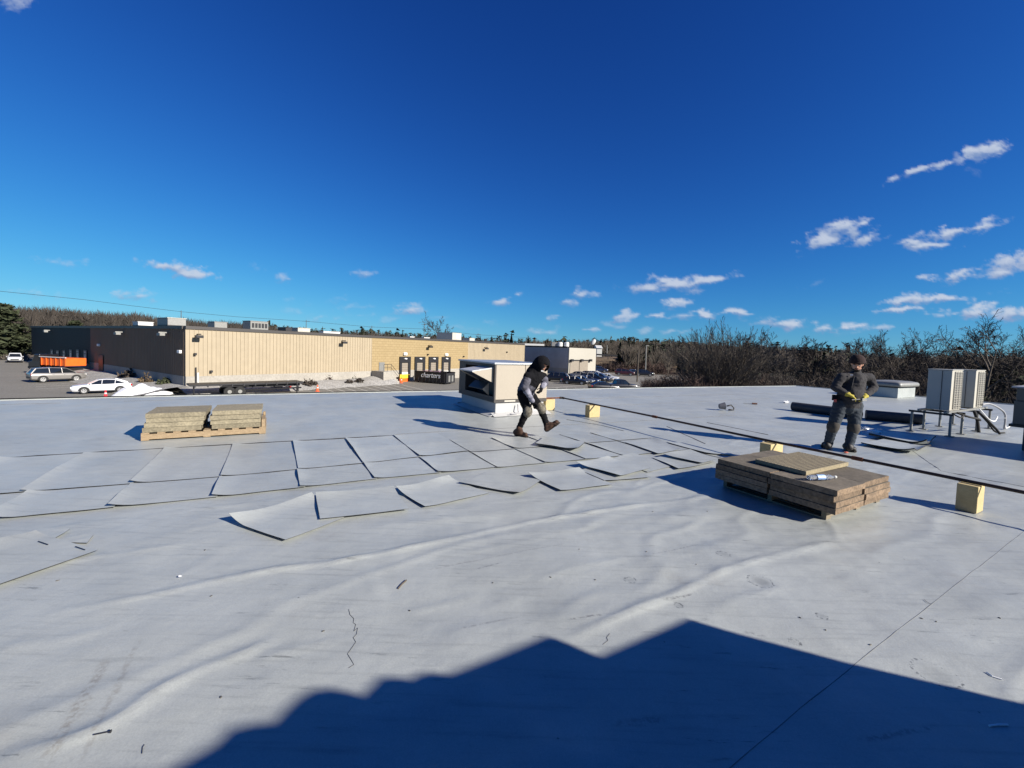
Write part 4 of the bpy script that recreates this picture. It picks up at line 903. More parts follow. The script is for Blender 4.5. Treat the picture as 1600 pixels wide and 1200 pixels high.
for k, (sh, pm, lb) in enumerate((('suv', P_black, 'black car parked left of the row, behind the worker in the hood'), ('sedan', P_black, 'dark sedan partly hidden between the black cars'))):
    p = G(868 + 14 * k, 596.0 - 1.6 * k, GZ); make_car(sh, pm, lb, 'car', (p.x, p.y, GZ + .005), math.radians(158), cg, False)
for k, (x, y, pm, lb) in enumerate(((901, 588.5, P_silver, 'silver car under the left sliding door'), (914, 587.5, P_navy, 'dark blue car under the right sliding door'), (925, 587.2, P_white, 'white car at the right corner of the white building'))):
    p = G(x, y + 1.5, GZ); make_car('sedan', pm, lb, 'car', (p.x, p.y, GZ + .005), math.radians(158), cg, False)
car_at('suv', P_navy, 'dark blue car just right of the white building', 'car', 936, 582, -10, cg)
car_at('suv', P_red, 'maroon car on the far side of the lot', 'car', 976, 587, -15, cg)
car_at('sedan', P_blue, 'light blue car between the maroon car and the lamp pole', 'car', 991, 586, -10, cg)
car_at('suv', P_black, 'black car beneath the pale lamp pole', 'car', 1006, 588, -12, cg)
car_at('sedan', P_black, 'black car roof just showing over the roof edge', 'car', 943, 611, 12)
car_at('pickup', P_black, 'black pickup cab showing over the roof edge', 'pickup', 969, 611, 8)
car_at('suv', P_black, 'dark car behind the standing worker at the roof edge', 'car', 1281, 611, 10)
car_at('sedan', P_white, 'white car half hidden by the standing worker', 'car', 1300, 601, 20)

# orange dump truck behind the silver car
p0, p1 = G(42, 583, GZ), G(104, 587, GZ); d = (p1 - p0); Ltr = d.length; d.normalize(); nrm = Vector((d.y, -d.x, 0))
tr = thing('dump_truck', 'orange dump truck with black cab parked behind the silver car', 'truck', p0)
mb = MB(); mb.box(p0 + d * Ltr * .36 + ZV * 1.35, d * Ltr * .64, -nrm * 2.4, ZV * 1.15); bed = mb.build('dump_bed', m_orange, tr, bevel=.05)
for k in range(6): mb = MB(); mb.box(p0 + d * Ltr * (.38 + .118 * k) + ZV * 1.36, d * .14, nrm * .09, ZV * 1.1); mb.build('rib', m_orange, bed)
mb = MB(); mb.box(p0 + d * Ltr * .34 + ZV * 2.52, d * Ltr * .66, nrm * .12, ZV * .12); mb.build('top_rail', m_white, bed)
mb = MB(); mb.prism([p0 + d * .3 + ZV * .9, p0 + d * Ltr * .33 + ZV * .9, p0 + d * Ltr * .33 + ZV * 2.9, p0 + d * Ltr * .2 + ZV * 2.9, p0 + d * Ltr * .13 + ZV * 1.9, p0 + d * .3 + ZV * 1.8], -nrm * 2.2); cb_ = mb.build('cab', P_black, tr, bevel=.06)
mb = MB(); mb.prism([p0 + d * Ltr * .15 + ZV * 1.95, p0 + d * Ltr * .30 + ZV * 1.95, p0 + d * Ltr * .30 + ZV * 2.7, p0 + d * Ltr * .21 + ZV * 2.7], nrm * .02); mb.build('window', m_glass, cb_)
mb = MB(); mb.box(p0 + d * .2 + ZV * .75, d * (Ltr - .2), -nrm * 2.0, ZV * .3); mb.build('chassis', m_black, tr)
for f_ in (.12, .7, .86):
    for o in (0, -2.1):
        mb = MB(); c = p0 + d * Ltr * f_ + nrm * o + ZV * .5; mb.tube([c + nrm * .02, c - nrm * .3], .5, 16); mb.build('wheel', m_rubber, tr)

# flatbed trailer
q0, q1 = at(297, 600, 42.0), at(474, 600, 49.6); q0.z = q1.z = GZ; d = (q1 - q0); Lt = d.length; d.normalize(); nr = Vector((d.y, -d.x, 0)); nr = nr if nr.y < 0 else -nr
fb = thing('flatbed_trailer', 'long black flatbed trailer parked along the gravel bed', 'trailer', q0)
mb = MB(); mb.box(q0 + ZV * 1.2, d * Lt, -nr * 2.3, ZV * .18); deck = mb.build('deck', m_black, fb)
for k in range(10): mb = MB(); mb.box(q0 + d * (Lt * (.03 + .1 * k)) + ZV * 1.08, d * .12, nr * .06, ZV * .3); mb.build('stake_pocket', m_dark, deck)
mb = MB(); mb.box(q0 + d * Lt * .3 - nr * .5 + ZV * .86, d * Lt * .68, -nr * .2, ZV * .338); mb.box(q0 + d * Lt * .3 - nr * 1.6 + ZV * .86, d * Lt * .68, -nr * .2, ZV * .338); mb.build('beam', m_dark, fb)
for px in (358, 378):
    c = q0 + d * ((at(px, 611, 44.5) - q0).dot(d))
    for o in (.05, -2.0):
        cc = c + nr * o + ZV * .52; mb = MB(); mb.tube([cc, cc - nr * .3], .52, 18); w_ = mb.build('wheel', m_rubber, fb)
        mb = MB(); mb.tube([cc + nr * .015, cc - nr * .02], .2, 12); mb.build('rim', m_galv, w_)
c = q0 + d * ((at(368, 611, 44.5) - q0).dot(d)); mb = MB(); mb.box(c - d * 1.3 + nr * .1 + ZV * 1.06, d * 2.6, -nr * .4, ZV * .06); mb.build('mudguard', m_black, fb)
for f_ in (.03, .94):
    mb = MB(); mb.tube([q0 + d * Lt * f_ - nr * .2 + ZV * 1.19, q0 + d * Lt * f_ - nr * .2 + ZV * .03], .07, 8); mb.cbox(q0 + d * Lt * f_ - nr * .2 + ZV * .03, (.3, .3, .05)); mb.build('landing_leg', m_dark, fb)
mb = MB(); mb.tube([q0 + d * Lt * .45 - nr * .2 + ZV * .62, q0 + d * Lt * .97 + nr * .3 + ZV * .72], .09, 6); mb.build('drawbar', m_black, fb)
# ramp rack and small items at its end
def cone(px, py, h, label, mat=m_cone):
    p = G(px, py, GZ); t = thing('traffic_cone', label, 'traffic cone', p, 'traffic cones in the lot')
    mb = MB(); mb.lathe([(h * .22, .03), (h * .2, .04), (h * .06, h), (0, h)], p, n=14); mb.build('body', mat, t, smooth=True)
    mb = MB(); mb.cbox(p + ZV * .018, (h * .55, h * .55, .03)); mb.build('base', mat, t)
    mb = MB(); mb.lathe([(h * .15, h * .5), (h * .115, h * .68)], p, n=14); mb.build('stripe', m_white, t)
cone(496, 611.5, .8, 'orange traffic cone by the end of the trailer')
cone(165, 621.5, .75, 'red cone beside the snow pile in front of the white sedan', M('cone_red', (.7, .03, .04), .5))
cone(627, 598.5, .9, 'orange cone beside the first loading dock')
p = G(453, 610, GZ); t = thing('hydrant', 'red hydrant with white cap near the trailer end', 'hydrant', p)
mb = MB(); mb.lathe([(.0, 0), (.22, 0), (.16, .1), (.15, .75), (.2, .8), (.12, 1.0), (0, 1.05)], p, n=12); mb.tube([p + Vector((-.28, 0, .6)), p + Vector((.28, 0, .6))], .08, 8); mb.build('barrel', M('hydrant_red', (.35, .02, .02), .5), t, smooth=True)
mb = MB(); mb.ell(p + Vector((-.25, 0, 1.15)), (.25, .2, .17)); mb.build('cap', m_white, t, smooth=True)
p = G(465, 611, GZ); t = thing('bollard', 'short black bollard right of the red hydrant', 'bollard', p); mb = MB(); mb.tube([p, p + ZV * 1.0], .13, 10); mb.build('post', m_black, t); mb = MB(); mb.lathe([(.13, 1.0), (.1, 1.08), (0, 1.1)], p, n=10); mb.build('cap', m_black, t)
# snow pile
mb = MB(); a, b = G(168, 620.5, GZ), G(256, 619, GZ); vs = []; nu, nv = 30, 12; rs = random.Random(4)
for i in range(nu):
    for j in range(nv):
        t_, w_ = i / (nu - 1), j / (nv - 1) * 2 - 1
        h = .95 * math.sin(math.pi * t_) ** .6 * (1 - w_ * w_) * 1.25 * (1 - .35 * t_) * (1 + .25 * math.sin(t_ * 17) * math.cos(w_ * 5)) + rs.uniform(-.03, .03)
        vs.append(a.lerp(b, t_) + Vector((-.3, 1, 0)) * (w_ + 1) * 1.3 + ZV * max(h, .0))
mb.add(vs, [(i * nv + j, (i + 1) * nv + j, (i + 1) * nv + j + 1, i * nv + j + 1) for i in range(nu - 1) for j in range(nv - 1)])
tag(mb.build('snow_pile', m_snow, org=a, smooth=True), 'low white snow pile between the sedan and the roof edge', 'snow pile')

# roll-off dumpster with lettering
e0, e1 = G(648, 597, GZ), G(697.5, 601, GZ); d = (e1 - e0); Ld = d.length; d.normalize(); dn = Vector((d.y, -d.x, 0)); dn = dn if dn.y < 0 else -dn
zt_ = at(672, 581.5, (e0.y + e1.y) / 2).z - GZ
Wd = 2.4
db = thing('rolloff_dumpster', 'black roll-off dumpster with white lettering below the loading docks', 'dumpster', e0)
mb = MB(); mb.box(e0 + ZV * .2, d * Ld, dn * .08, ZV * (zt_ - .2)); mb.build('side', m_black, db)
mb = MB(); mb.box(e0 + ZV * .2 - dn * Wd, d * Ld, dn * .08, ZV * (zt_ - .2)); mb.build('side', m_black, db)
mb = MB(); mb.box(e0 + d * (Ld - .08) + ZV * .2 - dn * .002, d * .08, -dn * (Wd - .09), ZV * (zt_ - .22)); gate = mb.build('end_gate', m_dark, db)
mb = MB(); mb.box(e0 + ZV * .2 - dn * .002, d * .08, -dn * (Wd - .09), ZV * (zt_ - .22)); mb.build('end_gate', m_dark, db)
mb = MB(); mb.box(e0 + ZV * .2 + d * .085 - dn * .01, d * (Ld - .17), -dn * (Wd - .1), ZV * .1); mb.build('floor', m_black, db)
mb = MB(); mb.box(e0 + ZV * zt_ - d * .05 + dn * .12, d * (Ld + .1), -dn * .16, ZV * .12); mb.box(e0 + ZV * zt_ - d * .05 - dn * (Wd + .02), d * (Ld + .1), dn * .16, ZV * .12); mb.build('rim', m_black, db)
for k in range(9):
    mb = MB(); mb.box(e0 + d * (Ld * (k + .02) / 8.6) + dn * .081 + ZV * .25, d * .1, dn * .07, ZV * (zt_ * (.32 if 1 <= k <= 7 else .85))); mb.build('rib', m_dark, db)
for k in (-.02, .62):
    mb = MB(); mb.box(e0 + d * (Ld + .002) - dn * (.5 + .9 * (k > 0)) + ZV * .4, d * .04, -dn * .5, ZV * zt_ * .55); mb.build('gate_panel', m_galv, gate)
for f_ in (.1, .9):
    for o in (-.2, -2.0):
        c = e0 + d * Ld * f_ + dn * o + ZV * .1; mb = MB(); mb.tube([c, c + dn * .2], .1, 10); mb.build('roller', m_dark, db)
mb = MB(); rs = random.Random(9)
for k in range(9): mb.cbox(e0 + d * Ld * rs.uniform(.08, .6) - dn * rs.uniform(.3, 2) + ZV * (zt_ - rs.uniform(-.1, .25)), (rs.uniform(.4, 1.1), rs.uniform(.3, .7), rs.uniform(.2, .5)), rs.random() * 3)
mb.build('load', [M('refuse', (.35, .24, .15), .9, var=1.2, col2=(.08, .05, .2))], db)
def lettering(txt, size, mat, origin, xdir, normal, parent, name='lettering', extrude=.01, shear=0.0):
    cu = bpy.data.curves.new(name, 'FONT'); cu.body = txt; cu.size = size; cu.extrude = extrude; cu.shear = shear
    tmp = bpy.data.objects.new(name, cu); COL.objects.link(tmp)
    dg = bpy.context.evaluated_depsgraph_get(); me = bpy.data.meshes.new_from_object(tmp.evaluated_get(dg))
    bpy.data.objects.remove(tmp); me.materials.clear(); me.materials.append(mat); me.name = name
    ob = bpy.data.objects.new(name, me); COL.objects.link(ob); ob.parent = parent
    z = normal.normalized(); x = xdir.normalized(); y = z.cross(x)
    mt = Matrix(((x.x, y.x, z.x, 0), (x.y, y.y, z.y, 0), (x.z, y.z, z.z, 0), (0, 0, 0, 1))); mt.translation = Vector(origin) - ORG[parent.name]
    ob.matrix_local = mt; ORG[ob.name] = ORG[parent.name]; return ob
lettering('charters', 1.15, m_lamp_w, e0 + d * Ld * .2 + dn * .095 + ZV * (zt_ * .52), d, dn, db, shear=.2)

# ------------------------------------------------------------------ trees
def branch(mb, p, d, L, r, lev, rs, cfg, mi=0):
    n = 4 if lev < 2 else 3; pts = [p]; dd = d.copy(); q = p.copy()
    for k in range(n):
        dd = (dd + Vector((rs.gauss(0, 1), rs.gauss(0, 1), rs.gauss(0, 1))) * cfg['wob'] + ZV * cfg['up'] * (.5 if lev else 0)).normalized()
        q = q + dd * L / n; pts.append(q.copy())
    rad = [max(r * (1 - .84 * k / n), cfg['rmin']) for k in range(n + 1)]
    mb[min(lev, 2)].tube(pts, rad, 7 if lev == 0 else (4 if lev == 1 else 3), caps=False)
    if lev >= cfg['lev']: return
    for c in range(cfg['kids'][lev]):
        t = .25 + .75 * (c + rs.random()) / cfg['kids'][lev]; i = min(int(t * n), n - 1)
        o = pts[i].lerp(pts[i + 1], t * n - i); ax = dd.orthogonal().normalized(); ax.rotate(Matrix.Rotation(rs.random() * 6.28, 3, dd))
        nd = (dd * math.cos(cfg['ang']) + ax * math.sin(cfg['ang']) * (.7 + .6 * rs.random())).normalized()
        branch(mb, o, nd, L * cfg['len'] * (.6 + .6 * rs.random()) * (1.15 - .5 * t), max(r * (1 - .6 * t) * .62, cfg['rmin']), lev + 1, rs, cfg)
def bare_tree(label, p, stems, H, seed, cfg, mats, group=None, spread=.3, r=.16, name='bare_tree'):
    rs = random.Random(seed); p = Vector(p); t = thing(name, label, 'tree', p, group); mb = [MB(), MB(), MB()]
    for k in range(stems):
        a = 2 * math.pi * (k + rs.random() * .6) / stems; s = spread * (rs.random() ** .6) if stems > 1 else .03
        if stems > 12: s = spread * math.sqrt((k + .5) / stems); a = k * 2.39996
        d = Vector((math.cos(a) * s, math.sin(a) * s, 1)).normalized()
        if stems > 12:
            branch(mb, p + Vector((math.cos(a), math.sin(a), 0)) * .5 * s, d, H * (1.0 + .06 * rs.random()) * (1 - .10 * s), r, 0, rs, cfg); continue
        branch(mb, p + Vector((math.cos(a), math.sin(a), 0)) * (.25 if stems > 1 else 0), d, H * (.75 + .3 * rs.random()), r, 0, rs, cfg)
    mb[0].build('trunk', mats[0], t, smooth=True); mb[1].v and mb[1].build('limbs', mats[0], t)
    mb[2].build('crown', mats[1], t); return t
CF = dict(wob=.10, up=.08, lev=4, kids=[11, 7, 5, 3], ang=.66, len=.56, rmin=.011)
CFV = dict(wob=.045, up=.05, lev=3, kids=[12, 6, 4], ang=.36, len=.33, rmin=.010)
def zground(px, Y): q = at(px, 560, Y); return Vector((q.x, Y, GZ))
bare_tree('broad fan shaped bare tree beyond the roof edge near the middle', zground(1124, 44), 74, 8.0, 11, CFV, (m_bark, m_twig_pale), None, .78, .055)
bare_tree('lone bare tree behind the warehouse roof', zground(688, 120), 1, 11.5, 5, dict(CF, kids=[12, 7, 4, 2], rmin=.03), (m_bark, m_twig), None, .1, .26)
rg = 'bare trees on the right beyond the roof'
bare_tree('tallest bare tree with a long leaning limb above the condensers', zground(1532, 30), 1, 7.6, 21, dict(CF, ang=.75, wob=.14), (m_bark, m_twig), rg, .2, .16)
bare_tree('bare tree at the right edge of the picture', zground(1592, 33), 2, 7.6, 22, dict(CF, ang=.8, wob=.14), (m_bark, m_twig), rg, .35, .13)
bare_tree('bare tree left of the condensers', zground(1440, 40), 2, 7.2, 23, dict(CF, ang=.7), (m_bark, m_twig), rg, .4, .13)
bare_tree('bare tree rising directly behind the condensers', zground(1485, 36), 2, 7.0, 24, dict(CF, ang=.75), (m_bark, m_twig), rg, .4, .13)
bare_tree('pale bare tree over the standing worker', zground(1340, 60), 2, 7.6, 25, dict(CF, rmin=.02), (m_bark, m_twig_pale), rg, .4, .14)
bare_tree('pale bare tree right of the standing worker', zground(1392, 58), 2, 7.6, 26, dict(CF, rmin=.02), (m_bark, m_twig_pale), rg, .4, .14)
bare_tree('small bare tree right of the fan shaped one', zground(1222, 60), 2, 7.2, 27, dict(CF, rmin=.02), (m_bark, m_twig_pale), rg, .4, .12)
bare_tree('low spreading bare tree between the condensers and the tallest tree', zground(1512, 42), 3, 7.4, 41, dict(CF, ang=.8), (m_bark, m_twig), rg, .5, .11)
bare_tree('spreading bare tree behind the right edge unit', zground(1568, 40), 3, 7.6, 42, dict(CF, ang=.8), (m_bark, m_twig), rg, .5, .11)
bare_tree('thin bare tree halfway between worker and condensers', zground(1415, 46), 3, 7.2, 43, dict(CF, ang=.75), (m_bark, m_twig), rg, .5, .10)
bare_tree('bare tree left of the standing worker', zground(1268, 50), 2, 6.8, 28, dict(CF, rmin=.018), (m_bark, m_twig), rg, .5, .12)
# pines
def pine(label, p, H, R, seed, group=None, name='pine_tree', n=15, leaf=1.5):
    rs = random.Random(seed); p = Vector(p); t = thing(name, label, 'tree', p, group)
    mb = MB(); mb.tube([p, p + ZV * H * .5, p + ZV * H * .97], [.28, .18, .03], 8); mb.build('trunk', m_bark, t)
    mb = MB(); lv = []
    for k in range(n):
        z = H * (.10 + .88 * k / n); rr = R * (1 - (k / n) ** 1.4) * (.75 + .4 * rs.random()) + .3
        for b in range(11):
            a = rs.random() * 6.28; L = rr * (.6 + .5 * rs.random()); d = Vector((math.cos(a), math.sin(a), .12 + .2 * rs.random() - .1 * (1 - k / n)))
            e = p + ZV * z + d * L; mb.tube([p + ZV * z, e], [.05, .012], 3, caps=False)
            for q in range(46):
                f = .25 + .8 * rs.random(); c = p + ZV * z + d * L * f + Vector((rs.gauss(0, .22), rs.gauss(0, .22), rs.gauss(0, .12))) * (L * .32 + .15)
                s = (.10 + .16 * rs.random()) * leaf; d1 = Vector((rs.gauss(0, 1), rs.gauss(0, 1), rs.gauss(0, .5))) * s; d2 = Vector((rs.gauss(0, 1), rs.gauss(0, 1), rs.gauss(0, .5))) * s
                lv += [c + d1, c + d2, c - d1 * .8]
    mb.build('limbs', m_bark, t)
    mb = MB(); mb.add(lv, [(i, i + 1, i + 2) for i in range(0, len(lv), 3)]); mb.build('crown', m_pine, t); return t
pine('big dark green pine at the left edge of the picture', zground(4, 92), 12.4, 6.8, 1, n=17, leaf=2.3)
pine('green pine tip showing above the black end of the warehouse', zground(118, 140), 10.6, 5.0, 2, leaf=2.4)
pine('dark evergreen half hidden left of the standing worker', zground(1283, 75), 6.2, 3.4, 3, name='evergreen_tree')
pine('evergreen standing in the ivy behind the condensers', zground(1560, 34), 6.3, 3.6, 4, name='evergreen_tree')
pine('low evergreen behind the black sedan lot', zground(973, 132), 6, 3.4, 6, name='evergreen_tree')
pine('second low evergreen on the brown bank', zground(990, 133), 6.5, 3.4, 7, name='evergreen_tree')
# thickets: nobody could count the stems
def thicket(name, label, cols, n, mat, hmin, hmax, seed, wd=.022):
    """cols: picture columns with depth range and height of the growth"""
    rr = np.random.default_rng(seed); xs = np.array([c[0] for c in cols]); x = xs[0] + (xs[-1] - xs[0]) * rr.random(n)
    y0 = np.interp(x, xs, [c[1] for c in cols]); y1 = np.interp(x, xs, [c[2] for c in cols]); hh = np.interp(x, xs, [c[3] for c in cols])
    Y = y0 + (y1 - y0) * rr.random(n); X = (x - CX) / F_PX * Y * 1.0
    lump = .72 + .28 * np.sin(X * .9 + 2 * np.sin(Y * .35)) * np.cos(Y * .6 + X * .23)
    top = hh * lump; z0 = GZ + top * rr.random(n) ** .8 * .85
    base = np.stack([X, Y, z0], 1); L = (hmin + (hmax - hmin) * rr.random(n))[:, None]
    d = rr.normal(size=(n, 3)) * [.75, .75, .6] + [0, 0, .75]; d /= np.linalg.norm(d, axis=1)[:, None]
    tip = base + d * L; side = np.cross(d, rr.normal(size=(n, 3))); side /= np.linalg.norm(side, axis=1)[:, None]; side *= wd * (.6 + .8 * rr.random((n, 1)))
    vv = np.stack([base - side, base + side, tip], 1).reshape(-1, 3)
    me = bpy.data.meshes.new(name); me.from_pydata(vv.tolist(), [], np.arange(n * 3).reshape(-1, 3).tolist()); me.materials.append(mat); me.update()
    ob = bpy.data.objects.new(name, me); COL.objects.link(ob); return tag(ob, label, 'thicket', kind='stuff')
thicket('russet_thicket', 'russet thicket of bare stems under the fan shaped tree', [(1005, 50, 60, 3.6), (1060, 42, 56, 4.6), (1120, 36, 52, 4.8), (1200, 34, 50, 4.6), (1260, 34, 50, 3.6)], 26000, m_twig_red, .5, 1.4, 31, .020)
thicket('brown_thicket', 'brown bare thicket behind the standing worker', [(1190, 36, 60, 5.0), (1260, 36, 60, 4.8), (1320, 32, 60, 5.6), (1400, 30, 56, 5.9), (1470, 26, 48, 6.0), (1540, 25, 44, 5.9), (1680, 25, 44, 6.0)], 60000, m_twig, .5, 1.5, 32, .022)
thicket('ivy_thicket', 'dark green ivy covered growth behind the condensers', [(1440, 27, 34, 4.4), (1500, 26, 34, 5.4), (1560, 25, 34, 5.6), (1680, 25, 34, 5.6)], 30000, m_pine, .15, .4, 33, .07)
thicket('bank_brush', 'brown brush along the foot of the far bank', [(932, 124, 150, 2.2), (960, 122, 150, 3.0), (1000, 122, 150, 3.4), (1050, 118, 150, 4.0)], 9000, m_twig_red, .8, 2.2, 34, .06)
thicket('field_brush', 'pale brush behind the silver car at the left', [(-120, 90, 100, 1.2), (10, 88, 100, 1.3), (42, 88, 96, 1.4)], 5000, m_twig_pale, .4, 1.2, 35, .05)
# ------------------------------------------------------------------ added unseen block, shaped so its shadow falls on the near roof
WP = Vector((-SUN_H.y, SUN_H.x, 0)); SPL = 3.4; TE = math.tan(SUN_EL)
prof = []
for px, py in ((255, 1206), (300, 1183), (341, 1160), (362, 1138), (395, 1130), (430, 1126), (443, 1112), (456, 1099), (470, 1087), (490, 1077), (515, 1074), (540, 1078), (566, 1085), (580, 1072), (594, 1058), (615, 1057), (640, 1060), (652, 1053), (668, 1050), (696, 1053), (770, 1026), (850, 994), (866, 996), (890, 1008), (930, 1028), (1075, 966), (1330, 1035), (1600, 1098)):
    g = G(px, py); prof.append((g.dot(WP), (SPL - g.dot(SUN_H)) * TE))
prof = [(-6.5, 0), (-6.5, 5.2), (.12, 5.2), (.25, 2.9)] + prof + [(3.25, .9), (3.35, 0)]  # outline traced back from the shadow edge; tall end added to block sky light
caster = thing('shadow_caster', 'added unseen block outside the picture, shaped to throw the dark shadow in front', 'shadow caster', SUN_H * SPL)
mb = MB(); mb.prism([SUN_H * SPL + WP * w + ZV * z for w, z in prof], SUN_H * 2.0); mb.build('wall', m_unit, caster)
mb = MB(); mb.cbox(SUN_H * (SPL + 1.0) + WP * -2.5 + ZV * 5.35, (1.5, 3, .25), SUN_AZ); mb.build('caster_cap', m_galv, caster)

# ------------------------------------------------------------------ loose membrane sheets
def sheet(label, q, curl=None, z0=.008, th=.003, seed=0, crease=None, group='grey membrane sheets laid on the roof', mats=None, name='membrane_sheet', reach=.24, n=14):
    """q: near-left, near-right, far-right, far-left corners; curl: lift of edges l, r, n, f and of the corners"""
    curl = curl or {}; rs = random.Random(seed); ph = [rs.random() * 6.28 for _ in range(4)]
    q = [Vector((p.x, p.y, 0)) for p in q]; vs = []
    wu = ((q[1] - q[0]).length + (q[2] - q[3]).length) / 2; wv = ((q[3] - q[0]).length + (q[2] - q[1]).length) / 2
    ca = Vector((0, 0, 0))
    for p in q: ca += p / 4
    for side in (0, 1):
        for i in range(n + 1):
            for j in range(n + 1):
                s, t = i / n, j / n
                p = q[0].lerp(q[1], s).lerp(q[3].lerp(q[2], s), t); z = 0
                for e, dist, al, k in (('l', s * wu, t, 0), ('r', (1 - s) * wu, t, 1), ('n', t * wv, s, 2), ('f', (1 - t) * wv, s, 3)):
                    if e in curl and dist < reach: z += ((.55 if e == 'f' else .4) if 'loose' in group else .8) * curl[e] * (1 - dist / reach) ** (1.9 if 'loose' in group else 2.6) * (.8 + .3 * math.sin(al * 5 + ph[k]))
                for e, (cs, ct) in (('nl', (0, 0)), ('nr', (1, 0)), ('fr', (1, 1)), ('fl', (0, 1))):
                    if e in curl:
                        dd = math.hypot((s - cs) * wu, (t - ct) * wv)
                        if dd < reach: z += curl[e] * (1 - dd / reach) ** 1.6
                if crease is not None: z += .012 * math.exp(-((t - crease) * wv / .035) ** 2)
                z += .0015 * math.sin(s * 9 + ph[0]) * math.sin(t * 8 + ph[1])
                vs.append(p + ZV * (z0 + z + th * side + .002))
    m = (n + 1) * (n + 1); fs = []; mi = []
    for i in range(n):
        for j in range(n):
            a = i * (n + 1) + j
            fs.append((a, a + 1, a + n + 2, a + n + 1)); mi.append(0); fs.append((m + a, m + a + n + 1, m + a + n + 2, m + a + 1)); mi.append(0)
    for k in range(n):
        for a, b in ((k * (n + 1), (k + 1) * (n + 1)), ((k + 1) * (n + 1) + n, k * (n + 1) + n), (k + 1, k), (n * (n + 1) + k, n * (n + 1) + k + 1)):
            e0_ = len(vs); vs += [vs[a].copy(), vs[b].copy(), vs[b + m].copy(), vs[a + m].copy()]; fs.append((e0_, e0_ + 1, e0_ + 2, e0_ + 3)); mi.append(1)
    mb = MB(); mb.v = vs; mb.f = fs; mb.m = mi
    ob = mb.build(name, mats or [m_sheet, m_thin], org=ca, smooth=False)
    sm = [k == 0 for k in mi]; ob.data.polygons.foreach_set('use_smooth', sm)
    return tag(ob, label, 'sheet', group)
ORD = ['first', 'second', 'third', 'fourth', 'fifth', 'sixth', 'seventh', 'eighth', 'ninth', 'tenth']
ufar = [-3.85, -3.0, -2.15, -1.295, -.49, .32, 1.11, 1.89, 2.66]
unear = [-2.95, -2.1, -1.275, -.48, .32, 1.115, 1.89, 2.63]
vA = lambda a: float(np.interp(a, [-4, -3, -1.3, .3, 1.1, 2.7], [7.82, 7.76, 7.67, 7.55, 7.46, 7.44]))
vB = lambda a: float(np.interp(a, [-3, -2.1, -.5, 1.1, 2.7], [6.12, 6.03, 5.88, 5.85, 5.95]))
vC = lambda a: float(np.interp(a, [-3, -2, -.5, 1, 2.6], [5.32, 5.25, 5.14, 5.12, 5.0]))
rs = random.Random(12)
for k in range(len(ufar) - 1):
    a, b = ufar[k] - .05 + rs.uniform(-.015, .015), ufar[k + 1] - .01 + rs.uniform(-.02, .01)
    sheet('grey sheet, %s from the left in the far row of the laid grid' % ORD[k], [W(a, vB(a)), W(b, vB(b)), W(b, vA(b)), W(a, vA(a))], {'l': rs.choice((.022, .027, .032, .036)) + (.014 if k < 4 else 0), 'n': rs.choice((.003, .006, .009)), 'fl': .008 * rs.random()}, .006, seed=k, crease=.48)
for k in range(len(unear) - 1):
    a, b = unear[k] - .05 + rs.uniform(-.015, .015), unear[k + 1] - .01 + rs.uniform(-.02, .01)
    sheet('grey sheet, %s from the left in the near row of the laid grid' % ORD[k], [W(a, vC(a)), W(b, vC(b)), W(b, vB(b) - .015), W(a, vB(a) - .015)], {'l': rs.choice((.022, .027, .032, .036)) + (.014 if k < 3 else 0), 'n': .003, 'nl': rs.choice((0, .006, .015))}, .003, seed=20 + k)
ur = [2.68, 3.42, 4.1, 4.79, 5.47, 6.28]
for k in range(5):
    a, b = ur[k] - .04, ur[k + 1] - .01
    v0, v1, v2 = 4.98 - .06 * k, 5.86 - .05 * k, 6.75 - .09 * k
    sheet('grey sheet behind the loose ones, %s from the left in the far right row' % ORD[k], [W(a, v1), W(b, v1 - .05), W(b, v2 - .09), W(a, v2)], {'l': rs.choice((.014, .018, .024)), 'n': .003}, .006, seed=40 + k)
    sheet('grey sheet behind the loose ones, %s from the left in the near right row' % ORD[k], [W(a, v0), W(b, v0 - .06), W(b, v1 - .065), W(a, v1 - .015)], {'l': rs.choice((.014, .018, .024)), 'n': .003}, .002, seed=50 + k)
def qpx(*p): return [G(x, y) for x, y in p]
LG = 'loose grey sheets scattered on the near roof'
sheet('large tilted grey sheet at the left end of the loose ones', qpx((446, 847), (538, 811), (487, 777), (357, 817)), {'f': .075, 'l': .02, 'fl': .02}, .010, seed=61, group=LG)
sheet('broad grey sheet overlapping the tilted one on its right', qpx((500, 816), (639, 799), (615, 766), (493, 778)), {'f': .055, 'l': .03, 'n': .008}, .020, seed=62, group=LG)
sheet('grey sheet with curled back edge, third of the loose ones from the left', qpx((664, 795), (764, 772), (701, 749), (618, 767)), {'f': .065, 'l': .03}, .010, seed=63, group=LG)
sheet('grey sheet with a thick dark near edge in the middle', qpx((812, 775), (846, 752), (764, 738), (717, 758)), {'l': .045, 'nl': .01}, .014, seed=64, group=LG)
sheet('grey sheet with curled back edge right of the dark edged one', qpx((876, 769), (957, 758), (905, 735), (825, 744)), {'f': .05, 'l': .03}, .010, seed=65, group=LG)
sheet('lower of two fanned grey sheets near the right pallet', qpx((944, 753), (1017, 747), (965, 722), (905, 736)), {'l': .02}, .010, seed=66, group=LG)
sheet('upper of two fanned grey sheets near the right pallet', qpx((969, 749), (1016, 735), (950, 719), (900, 729)), {'f': .05, 'l': .035, 'n': .012}, .032, seed=67, group=LG)
sheet('flat grey sheet behind the fanned pair', qpx((1012, 739), (1060, 727), (988, 709), (955, 719)), {'f': .02}, .008, seed=68, group=LG)
sheet('raised board like sheet beside the hooded worker boots', qpx((901, 708), (914, 695), (851, 686), (836, 698)), {'l': .03, 'n': .03, 'nl': .02}, .034, th=.016, seed=69, group=LG)
